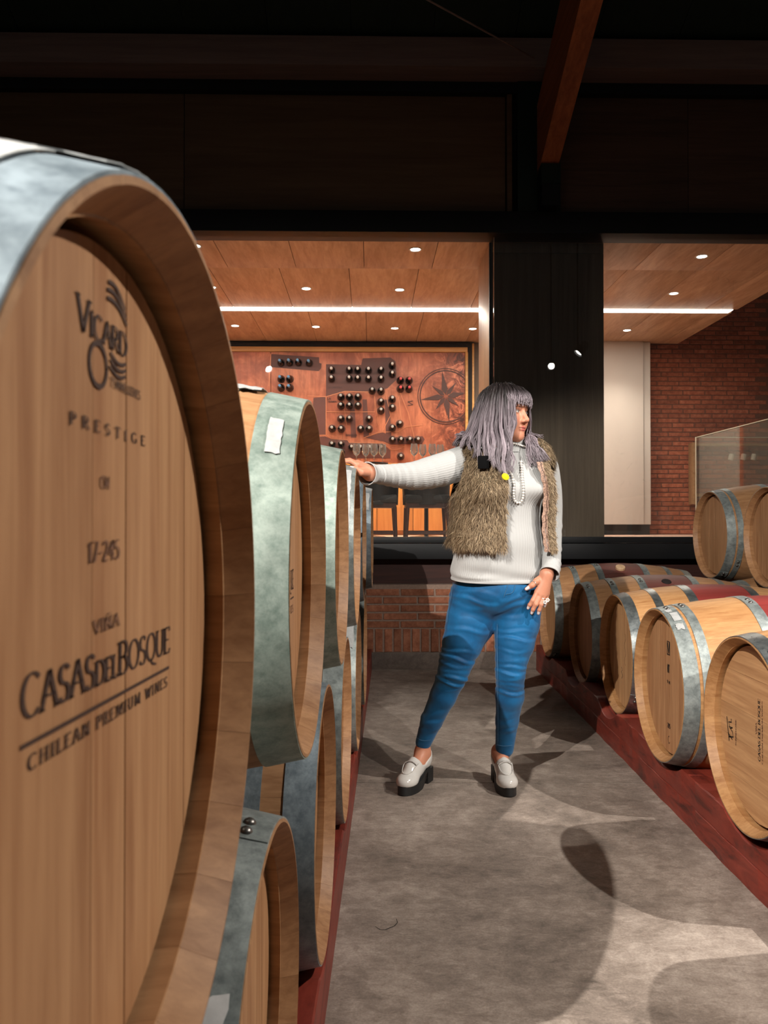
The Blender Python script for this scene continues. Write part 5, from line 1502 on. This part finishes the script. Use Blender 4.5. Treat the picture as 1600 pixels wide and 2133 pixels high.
# roll collar: folded tube round the neck
NK = 168; a = np.linspace(0, 2 * PI, NK, endpoint=False)
col = []
for i, (z, r, tl) in enumerate([(1.378, .062, .0), (1.386, .058, .004), (1.400, .0555, .008), (1.412, .0545, .011), (1.418, .0565, .012), (1.424, .0585, .013), (1.436, .0580, .015), (1.446, .0570, .017), (1.449, .0545, .017), (1.440, .052, .016), (1.410, .051, .010)]):
    rr = r + .0009 * np.cos(56 * a)
    cx = .487 - .10 * (1.42 - z) * -0.6
    col.append(np.stack([.484 + (z - 1.40) * .12 + rr * np.sin(a), 3.283 - rr * 1.02 * np.cos(a), np.full_like(a, z) - tl * np.sin(a) * 0.9], -1))
wear('roll_collar', np_mesh('roll_collar', np.concatenate(col), np.array(grid_faces(len(col), NK, closed_v=True)), M['jumper']), jumper)
# ---- fur waistcoat: a shell round the chest, open at the front, with its pile as fine blades
def fur_mat():
    t = NT('brown_fur')
    c = t.n('ShaderNodeAttribute', attribute_name='tint').outputs['Color']
    t.P(Base_Color=c, Roughness=0.6, Specular_IOR_Level=0.25)
    return t.m
M['fur'] = fur_mat()
M['fur_base'] = plain('fur_backing', lin(74, 62, 44), 0.9)
M['lining'] = plain('pale_lining', lin(168, 134, 116), 0.6, noise=0.75, nscale=190, bump=0.6)
RNG2 = np.random.default_rng(11)
def fur(points, normals, flow, length, name, parent, width=0.00085, lift=0.32):
    n = len(points)
    L_ = length * RNG2.uniform(.6, 1.25, n)[:, None]
    d = flow + RNG2.normal(0, .28, (n, 3)); d /= np.linalg.norm(d, axis=1, keepdims=True)
    clump = np.sin(points[:, 0:1] * 90 + np.sin(points[:, 2:3] * 60) * 2) * .25
    mid = points + (normals * lift + d * .55 + np.concatenate([clump, clump * 0, clump * 0], 1) * .4) * L_ * .5
    end = mid + (normals * .12 + d * .95 + np.concatenate([clump, clump * 0, clump * 0], 1)) * L_ * .6
    side = np.cross(d, normals); side /= np.linalg.norm(side, axis=1, keepdims=True) + 1e-9
    w_ = width * RNG2.uniform(.7, 1.5, n)[:, None]
    V = np.stack([points - side * w_, points + side * w_, mid + side * w_ * .8, mid - side * w_ * .8, end + side * w_ * .12, end - side * w_ * .12], 1).reshape(-1, 3)
    b = np.arange(n)[:, None] * 6
    F = np.concatenate([b + [0, 1, 2, 3], b + [3, 2, 4, 5]])
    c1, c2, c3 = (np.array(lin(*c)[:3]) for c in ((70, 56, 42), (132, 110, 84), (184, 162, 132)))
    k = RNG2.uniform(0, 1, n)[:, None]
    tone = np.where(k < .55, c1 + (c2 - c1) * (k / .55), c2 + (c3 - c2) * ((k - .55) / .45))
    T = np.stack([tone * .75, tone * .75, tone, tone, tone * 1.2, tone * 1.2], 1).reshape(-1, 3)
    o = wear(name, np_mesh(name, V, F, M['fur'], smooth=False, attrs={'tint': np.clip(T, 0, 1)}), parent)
    o['kind'] = 'stuff'
    return o
def sample(V, F, n, keep=None):
    a, b, c, d = (V[F[:, i]] for i in range(4))
    nr = np.cross(c - a, d - b); ar = np.linalg.norm(nr, axis=1); nr = nr / (ar[:, None] + 1e-12)
    i = RNG2.choice(len(F), n, p=ar / ar.sum())
    u, w_ = RNG2.uniform(0, 1, (2, n, 1))
    p = (a[i] * (1 - u) + b[i] * u) * (1 - w_) + (d[i] * (1 - u) + c[i] * u) * w_
    return p, nr[i]

Z0, Z1 = zpx(1136), zpx(944)
nz_, nt_ = 46, 120
T0, T1 = math.radians(54), math.radians(360 - 8)     # from the far-side edge round the back to the near edge
rows = []
Rz = spline(R_, 200); order = np.argsort(Rz[:, 2])
def torso_row(z): return np.array([np.interp(z, Rz[order, 2], Rz[order, k]) for k in range(5)])
SH, mask = [], []
for i in range(nz_):
    z = Z0 + (Z1 - Z0) * i / (nz_ - 1)
    row = torso_row(z); u = i / (nz_ - 1)
    t1 = T1 - math.radians(2) * u + math.radians(0); t0 = T0 + math.radians(2) * u
    thv = np.linspace(t0, t1, nt_)
    off = .026 + .012 * (1 - u) - .004 * u
    P = torso_point(row, thv, off)
    P[:, 2] += .006 * np.sin(thv * 7) * (1 - u) ** 4 - .012 * (1 - u) ** 3 * np.cos(thv)
    SH.append(P)
    mask.append(thv)
SH = np.array(SH); mask = np.array(mask)
outer = SH.reshape(-1, 3)
cen = np.array([torso_row(z)[:3] for z in SH[:, :, 2].mean(1)])
inn = (cen[:, None] + (SH - cen[:, None]) * np.array([.93, .93, 1.0])).reshape(-1, 3)
q = np.array(grid_faces(nz_, nt_))
fc = q.mean(1)
zc = outer[q][:, :, 2].mean(1); tc = mask.ravel()[q].mean(1)
def in_hole(t_, z_, t0, zmid=1.29, rz=.095, rt=.62):
    return ((t_ - t0) / rt) ** 2 + ((z_ - zmid) / rz) ** 2 < 1
hole = in_hole(tc, zc, math.radians(262), 1.30, .095, .46) | in_hole(tc, zc, math.radians(95), 1.30, .10, .55) | ((np.abs(tc - math.radians(262)) < .34) & (zc > 1.32)) | ((np.abs(tc - math.radians(95)) < .45) & (zc > 1.32))
qo = q[~hole]
nO = len(outer)
base = wear('fur_waistcoat', np_mesh('fur_waistcoat', np.concatenate([outer, inn]), np.concatenate([qo, qo[:, ::-1] + nO]), M['fur_base']))
ps, ns = sample(outer, qo, 40000)
# make the normals point away from the chest
out_dir = ps - np.array([torso_row(z)[:3] for z in ps[:, 2]]); out_dir[:, 2] = 0
sg = np.sign((ns * out_dir).sum(1)); ns = ns * sg[:, None]
fl0 = np.tile(np.array([0.05, 0, -1.0]), (len(ps), 1))
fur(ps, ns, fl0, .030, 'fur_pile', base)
# turned-down collar
def fur_roll(ctrl, n_, name, count):
    S = spline(ctrl, n_); m = 14; out = []; up = np.array([0, 0, 1.0])
    for i in range(n_):
        tg = un(S[min(i + 1, n_ - 1), :3] - S[max(i - 1, 0), :3]); u = un(up - tg * (up @ tg)); w_ = np.cross(tg, u); up = u
        a = np.linspace(0, 2 * PI, m, endpoint=False)
        out.append(S[i, :3] + (u[None] * np.cos(a)[:, None] * .9 + w_[None] * np.sin(a)[:, None]) * S[i, 3])
    V = np.concatenate(out); F = np.array(grid_faces(n_, m, closed_v=True))
    caps = np.array([[0, 1, 2, 3]])
    o = wear(name, np_mesh(name, V, F, M['fur_base']), base)
    p, nn = sample(V, F, count)
    ax = np.array([S[np.argmin(np.linalg.norm(S[:, :3] - x, axis=1)), :3] for x in p])
    nn *= np.sign((nn * (p - ax)).sum(1))[:, None]
    fw = np.tile(np.array([0.0, -.2, -.9]), (len(p), 1))
    d = un(S[-1, :3] - S[0, :3])
    fur(p, nn, fw + d * .6, .024, 'collar_pile', base)
fur_roll([row4(1058, 905, 3.40, .030), row4(1010, 912, 3.395, .032), row4(975, 925, 3.35, .034), row4(976, 941, 3.28, .034), row4(1000, 950, 3.215, .032), row4(1022, 962, 3.185, .026)], 26, 'collar', 6500)
fur_roll([row4(1058, 905, 3.40, .030), row4(1095, 915, 3.40, .030), row4(1125, 930, 3.36, .034), row4(1138, 950, 3.29, .034), row4(1136, 972, 3.235, .030)], 22, 'collar', 5500)
# front edge on the far side: folded strip with pale trim
edge = [A(1122, 962, 3.185), A(1131, 990, 3.17), A(1137, 1020, 3.175), A(1136, 1055, 3.185), A(1134, 1095, 3.19), A(1137, 1130, 3.19), A(1140, 1150, 3.19)]
E_ = spline(edge, 40)
def strip(off0, off1, y0, y1, name, m, thick=.006):
    V = []
    for i, p in enumerate(E_):
        wv = .002 * math.sin(i * 1.3)
        V += [p + np.array([off0 + wv, y0, 0]), p + np.array([off1 + wv, y1, 0]), p + np.array([off1 + wv, y1 + thick, 0]), p + np.array([off0 + wv, y0 + thick, 0])]
    f = grid_faces(len(E_), 4, closed_v=True) + [(0, 1, 2, 3), tuple(4 * (len(E_) - 1) + k for k in (3, 2, 1, 0))]
    return wear(name, mesh(name, V, f, M[m], 40), base)
strip(-.009, .004, .0, -.004, 'trim', 'lining')
strip(.006, .013, -.006, -.008, 'trim', 'lining', .004)
strip(.012, .040, -.002, .02, 'facing', 'fur_base', .012)
VE = np.array([p + np.array([o_, y_, 0]) for p in E_ for o_, y_ in ((.010, -.006), (.024, -.004), (.042, .014))])
FE = np.array(grid_faces(len(E_), 3))
p, nn = sample(VE, FE, 3600); nn = np.tile(np.array([.35, -.93, 0]), (len(p), 1))
fur(p, nn, np.tile(np.array([.25, 0, -1.0]), (len(p), 1)), .020, 'edge_pile', base)
M['black_clasp'] = plain('black_clasp', lin(9, 9, 10), 0.9, spec=0.1)
c = A(1007, 963, 3.135)
cl = MB().box(-.022, .022, -.006, .006, -.026, .026, bev=.005).build('clasp', M['black_clasp'], base, angle=40); cl.location = c
M['badge'] = plain('yellow_badge', lin(222, 204, 30), 0.35)
bp = A(1053, 993, 3.095)
bd = MB().lathe([(0, -.002), (.0145, -.002), (.0162, .0), (.0145, .003), (0, .0045)], 28, Matrix.Rotation(PI / 2, 4, 'X') @ Matrix.Scale(.8, 4, Vector((0, 1, 0)))).build('badge', M['badge'], base, angle=40)
bd.location = bp; bd.rotation_euler = (0.1, .5, .25)

# ---- pearls
M['pearl'] = plain('pearl', lin(236, 228, 220), 0.18, spec=0.6)
def beads(P, r, name):
    b = MB()
    P = np.asarray(P); L_ = np.r_[0, np.cumsum(np.linalg.norm(np.diff(P, axis=0), axis=1))]
    for s in np.arange(0, L_[-1], 2.15 * r):
        p = Vector([np.interp(s, L_, P[:, k]) for k in range(3)])
        b.lathe([(0, -r), (.7 * r, -.7 * r), (r, 0), (.7 * r, .7 * r), (0, r)], 8, Matrix.Translation(p), cap=False)
    return wear(name, b.mesh(name, M['pearl'], 60))
def chest_front(px, py, Yg, lift=.006):
    d = np.array(ray(px, py)); o = np.array(CAM_POS); d /= np.linalg.norm(d)
    q_ = jm - o; t_ = q_ @ d; r_ = np.linalg.norm(q_ - t_[:, None] * d, axis=1); m_ = r_ < .005
    tt_ = t_[m_].min() if m_.any() else np.linalg.norm(np.array(at(px, py, Yg)) - o)
    return o + d * (tt_ - lift)
loop = [(1086, 962), (1087, 985), (1089, 1005), (1090.5, 1022), (1089, 1038), (1083, 1047), (1075, 1046), (1070.5, 1036), (1070, 1020), (1070, 1004), (1066, 990), (1060, 975)]
beads(spline([chest_front(x, y, 3.16) for x, y in loop], 90), .0052, 'pearl_necklace')
ca = np.linspace(-1.25, 1.35, 24)
beads(np.stack([.487 + .0615 * np.sin(ca), 3.283 - .0615 * np.cos(ca), 1.411 - .012 * np.sin(ca) + 0 * ca], -1), .0042, 'pearl_choker')
# rings
M['silver'] = plain('silver', lin(226, 214, 204), 0.2, metal=0.9)
def ring(c, ax, r, name):
    ax = Vector(un(ax)); Mx = Matrix.Translation(Vector(c)) @ ax.to_track_quat('Z', 'Y').to_matrix().to_4x4()
    return wear(name, MB().lathe([(r, -.0012), (r + .0016, -.0012), (r + .0016, .0012), (r, .0012), (r, -.0012)], 20, Mx, cap=False).mesh(name, M['silver'], 40))
ring((tbl[1] + tbl[2]) / 2, tbl[2] - tbl[1], .0122, 'thumb_ring')
ring(mcp[2] * .55 + pip[2] * .45, pip[2] - mcp[2], .0098, 'flower_ring')
fr_o = person.children[-1]
b = MB()
for (fx, fy) in ((1135.5, 1254.5), (1141, 1250)):
    c0 = A(fx, fy, YH - .016)
    for k in range(5):
        aa = 2 * PI * k / 5
        b.lathe([(0, -.0036), (.003, -.002), (.0042, 0), (.003, .002), (0, .0036)], 8, Matrix.Translation(Vector(c0 + np.array([.0056 * math.cos(aa), 0, .0056 * math.sin(aa)]))), cap=False)
wear('ring_flowers', b.mesh('ring_flowers', M['pearl'], 60), fr_o)

# ---- hair: a cap over the skull and long locks
M['hair'] = attr_mat('lavender_grey_hair', 'tint', 0.42, spec=0.3)
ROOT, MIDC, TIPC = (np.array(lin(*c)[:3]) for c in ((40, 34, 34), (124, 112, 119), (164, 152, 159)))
H3 = np.random.default_rng(5)
hv_, hf_, ht_ = [], [], []
def lock(ctrl, r0, tone, n=20, m=6, flat=.55, t0=0.0, r_end=.25):
    S = spline(ctrl, n); base_i = sum(len(x) for x in hv_)
    out = []; u = None
    for i in range(n):
        tg = un(S[min(i + 1, n - 1)] - S[max(i - 1, 0)])
        w0 = S[i] - HC; w0 = w0 - tg * (w0 @ tg); w0 = un(w0 + 1e-6)
        sd = np.cross(tg, w0); s = i / (n - 1)
        r = r0 * (min(1, .45 + 1.6 * s) if s < .35 else 1) * (1 - (1 - r_end) * max(0, (s - .5) / .5) ** 1.3)
        a = np.linspace(0, 2 * PI, m, endpoint=False)
        out.append(S[i] + (w0[None] * np.cos(a)[:, None] * flat + sd[None] * np.sin(a)[:, None]) * r)
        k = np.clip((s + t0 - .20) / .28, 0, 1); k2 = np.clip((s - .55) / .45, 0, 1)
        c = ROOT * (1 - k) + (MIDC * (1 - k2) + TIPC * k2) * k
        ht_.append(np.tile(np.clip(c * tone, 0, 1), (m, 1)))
    hv_.append(np.concatenate(out)); hf_.append(np.array(grid_faces(n, m, closed_v=True)) + base_i)
def polar(al, r, z, depth=1.0): return HC + np.array([r * math.sin(al), -r * math.cos(al) * depth, z])
crown = HC + np.array([-.012, .012, .122])
def jit(s): return H3.normal(0, s, 3)
def wave(al, k): return math.sin(al * 7.3 + k * 1.9) * .6 + math.sin(al * 17.1 + k * 4.1) * .4
CL = {}
def clump(al):
    """locks gather into wisps: centre azimuth, end offset and tone of the wisp at al"""
    w_ = math.radians(7.5); k = int(math.floor(al / w_ + .5))
    if k not in CL:
        CL[k] = (k * w_ + H3.normal(0, .02), np.array([H3.normal(0, .006), H3.normal(0, .006), H3.uniform(-.012, .045)]), H3.choice([.62, .85, 1.0, 1.2], p=[.28, .3, .26, .16]), H3.uniform(-1, 1))
    return CL[k]
def fall(al, end, low_r=.132, spread=.0025, r0=.0032, under=False, endf=None):
    """a lock from the crown over the skull at azimuth al, ending at a point"""
    ac, eo, ctone, curl = clump(al)
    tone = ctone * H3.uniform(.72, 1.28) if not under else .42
    f_ = math.exp(-((math.degrees(al) + 100) / 52) ** 2)
    part = crown + np.array([.030 * math.sin(al), -.030 * math.cos(al), -.004]) + jit(.005)
    dp = H3.uniform(-.007, .003) if not under else -.014
    am = al * .55 + ac * .45; al2 = al * .3 + ac * .7
    p1 = polar(al, .080 + .006 * f_ + dp, .098) + jit(.0018); p2 = polar(al, .102 + .010 * f_ + dp, .050) + jit(.0018); p3 = polar(am, .113 + .020 * f_ + dp + .003 * wave(al, 1), -.010) + jit(.002)
    p4 = polar(al2, .120 + .036 * f_ + dp + .003 * curl, -.072) + jit(spread)
    e = (endf(math.degrees(ac)) if endf else np.array(end)) + eo * (0 if under else 1) + jit(.0045)
    tg = np.array([math.cos(al), math.sin(al), 0]); od = np.array([math.sin(al), -math.cos(al), 0])
    p5 = p4 * .62 + e * .38 + tg * .012 * curl + od * .008 + jit(spread)
    p6 = p4 * .24 + e * .76 - tg * .014 * curl + od * .004 + jit(spread)
    lock([part, p1, p2, p3, p4, p5, p6, e], r0 * H3.uniform(.6, 1.2), tone, n=28, m=5 if not under else 6, t0=H3.uniform(-.08, .02), r_end=.12)
ends = [  # azimuth in degrees -> end of the locks there
    (-178, A(1050, 965, 3.43)), (-150, A(1000, 950, 3.42)), (-120, A(956, 930, 3.38)), (-95, A(950, 930, 3.32)), (-75, A(966, 948, 3.24)), (-58, A(990, 962, 3.17)), (-42, A(1012, 975, 3.135)),
    (-28, A(1032, 985, 3.11)), (-15, A(1054, 993, 3.105)), (-4, A(1066, 996, 3.11)), (6, A(1062, 985, 3.115))]
def end_at(al):
    d = [e[0] for e in ends]; return np.array([np.interp(al, d, [e[1][k] for e in ends]) for k in range(3)])
for al in np.linspace(-178, 2, 90):
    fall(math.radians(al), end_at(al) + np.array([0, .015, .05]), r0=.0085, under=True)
for al in np.linspace(-178, 6, 800):
    fall(math.radians(al + H3.normal(0, 1.2)), None, endf=end_at)
endr = [(112, A(1128, 928, 3.36)), (130, A(1142, 948, 3.37)), (155, A(1110, 955, 3.42)), (182, A(1060, 965, 3.43))]
for al in np.linspace(112, 180, 150):
    d = [x[0] for x in endr]; e = np.array([np.interp(al, d, [x[1][k] for x in endr]) for k in range(3)])
    fall(math.radians(al), e + jit(.008))
# far-side locks that sweep forward over her shoulder
for k in range(150):
    s = (k % 50) / 49
    al = math.radians(97 + 15 * s)
    e = A(1100 + 48 * s + H3.normal(0, 4), 978 - 34 * (1 - s) * H3.uniform(0, 1) - 10 * s + H3.normal(0, 4), 3.195 + .05 * s)
    tone = (.62 + .5 * (.5 + .5 * math.sin(s * 19))) * H3.uniform(.75, 1.25)
    sw_ = .006 * math.sin(s * 11)
    lock([crown + np.array([.03, -.01, 0]) + jit(.005), polar(al, .080, .098) + jit(.002), polar(al, .102, .050) + jit(.002), polar(al, .107, -.010) + jit(.003), polar(al, .103, -.075) + jit(.004),
          A(1097 + 18 * s, 915 + 6 * s, 3.235) + jit(.005) + sw_, A(1100 + 34 * s, 945 + 4 * s, 3.205) + jit(.005) - sw_, e], .0034 * H3.uniform(.6, 1.15), tone, n=26, m=5)
# fringe over the forehead
for k in range(210):
    s = k / 209
    al = math.radians(-2 + 100 * s + H3.normal(0, 2.5))
    rr = .100 + .004 * math.cos((s - .5) * 3)
    zl = .030 - .016 * (s < .12) - .006 * H3.uniform(-1, 1) - .012 * (s > .9)
    r1 = .104 + .010 * math.exp(-((math.degrees(al) - 47) / 30) ** 2)
    lock([crown + np.array([.022 * math.sin(al) + .012, -.022 * math.cos(al), -.002]) + jit(.004), polar(al, .070, .103) + jit(.003), polar(al, r1 * .92, .075) + jit(.003), polar(al, r1, .050) + jit(.003), polar(al, r1 * .985, zl) + jit(.003)],
         .0029 * H3.uniform(.6, 1.15), H3.uniform(.55, 1.1), n=16, m=5, t0=-.22, r_end=.35)
# locks framing the near cheek
for k in range(64):
    al = math.radians(0 + 13 * k / 63)
    e = A(1066 - .16 * k, 925 + 45 * H3.uniform(), 3.125)
    lock([crown + np.array([.015, -.025, 0]) + jit(.004), polar(al, .074, .100), polar(al, .102, .055), polar(al, .113, .0) + jit(.003), polar(al - .03, .116, -.055) + jit(.004), polar(al - .12, .116, -.095) + jit(.005), e],
         .0029 * H3.uniform(.6, 1.1), H3.uniform(.6, 1.2), n=24, m=5)
Vh, Fh, Th = np.concatenate(hv_), np.concatenate(hf_), np.concatenate(ht_)
hair = wear('hair', np_mesh('hair', Vh, Fh, M['hair'], attrs={'tint': Th}))
# under-layer hugging the skull so that no scalp shows
def pc(p): return np.asarray(p, float)
cap_pr = [ell((0, -.016, .038), (.086, .100, .088)), ell((0, -.045, -.045), (.082, .070, .110), .03), ell((0, .135, -.050), (.10, .085, .095), .015, 'sub'), ell((0, .11, .0), (.075, .05, .045), .015, 'sub')]
cv, cf = field_mesh(cap_pr, .006, .02)
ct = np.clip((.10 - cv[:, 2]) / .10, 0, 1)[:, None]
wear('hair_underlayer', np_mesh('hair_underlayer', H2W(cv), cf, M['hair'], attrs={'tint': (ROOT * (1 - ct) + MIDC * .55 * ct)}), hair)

# ---- loafers
M['patent'] = plain('white_patent', lin(208, 205, 200), 0.16, spec=0.6)
M['sole'] = plain('black_rubber_sole', lin(26, 27, 28), 0.5)
M['shoe_lining'] = plain('grey_shoe_lining', lin(120, 112, 106), 0.8)
def shoe(h_, t_, label_side):
    d = un(t_ - h_); ang = math.atan2(d[1], d[0]) - PI / 2
    Mx = Matrix.Translation(Vector(h_ - np.array(PR))) @ Matrix.Rotation(ang, 4, 'Z')
    root = bpy.data.objects.new('loafer', None); root.empty_display_size = .05; link(root, person); root.matrix_local = Mx
    pr = [ell((0, .192, .050), (.0425, .056, .031), .012), ell((0, .200, .046), (.038, .048, .030), .012), ell((0, .138, .076), (.0365, .062, .042), .02), ell((0, .075, .098), (.034, .075, .052), .02),
          ell((0, .036, .108), (.0315, .038, .058), .02),
          ell((0, .066, .165), (.0285, .060, .060), .004, 'sub'), ell((0, .074, .142), (.0265, .056, .058), .004, 'sub'), (np.array([-.07, -.02, .05]), np.array([.07, .26, .20]), lambda P: np.interp(P[..., 1], [0, .02, .085, .118, .135, .15], [.138, .125, .088, .094, .125, .25]) - P[..., 2], 'sub', .003)]
    floor_pl = (np.array([-.06, -.02, -.02]), np.array([.06, .28, .12]), lambda P: P[..., 2] - np.interp(P[..., 1], [0, .07, .14, .26], [.068, .064, .036, .034]), 'sub', .002)
    pr.append(floor_pl)
    v, f = field_mesh(pr, .0028, .015)
    obj('upper', np_mesh('upper', v, f, M['patent'], smooth_passes=1), root)
    # apron seam and saddle strap
    rim = []
    for k in range(25):
        a_ = PI * (k / 24)
        rim.append((.029 * math.cos(a_), .150 + .068 * math.sin(a_) ** .8, 0))
    def top(x, y):
        m = (np.abs(v[:, 0] - x) < .005) & (np.abs(v[:, 1] - y) < .005); return v[m, 2].max() if m.any() else .08
    obj('apron_seam', MB().tube([(x, y, top(x, y) + .0002) for x, y, _ in rim], .0015, 6).mesh('apron_seam', M['patent'], 60), root)
    st = [(x, .158, top(x, .158) + .0012) for x in np.linspace(-.027, .027, 13)]
    sv = []
    for x, y, z in st: sv += [(x, y - .010, z - .001), (x, y + .010, z), (x, y + .010, z - .004), (x, y - .010, z - .005)]
    obj('strap', MB().add(sv, grid_faces(13, 4, closed_v=True) + [(0, 1, 2, 3), (51, 50, 49, 48)]).mesh('strap', M['patent'], 40), root)
    # sole: platform under the ball, plate, block heel
    outl = []
    for k in range(40):
        a_ = 2 * PI * k / 40
        y = .125 + .125 * math.sin(a_)
        w_ = np.interp(y, [0, .03, .08, .13, .18, .22, .245, .25], [.026, .034, .033, .037, .0435, .041, .030, .020])
        outl.append((w_ * np.sign(math.cos(a_)) * abs(math.cos(a_)) ** .55, y))
    def lev(y, tp): return np.interp(y, [0, .07, .13, .25], [.074, .068, .040, .038]) if tp else np.interp(y, [0, .068, .092, .12, .235, .25], [.056, .052, .040, .0, .0, .004])
    sv = [(x, y, float(lev(y, False))) for x, y in outl] + [(x, y, float(lev(y, True))) for x, y in outl]
    n = len(outl)
    obj('sole', MB().add(sv, [tuple(range(n))[::-1], tuple(range(n, 2 * n))] + [(k, (k + 1) % n, n + (k + 1) % n, n + k) for k in range(n)]).mesh('sole', M['sole'], 40), root)
    obj('heel', MB().prism([(-.029, .004), (.029, .004), (.031, .020), (.031, .062), (.0, .064), (-.031, .062), (-.031, .020)], 0.0, .060, 'z').mesh('heel', M['sole'], 30), root)
    return root
shoe(heelR, toeR, 'r'); shoe(heelL, toeL, 'l')
# ------------------------------------------------------------------ the rear wall stands a little askew of the aisle
_R = Matrix.Translation((0.3, YW, 0)) @ Matrix.Rotation(math.radians(1.6), 4, 'Z') @ Matrix.Translation((-0.3, -YW, 0))
bpy.context.view_layer.update()
for o in BACK:
    o.matrix_world = _R @ o.matrix_world
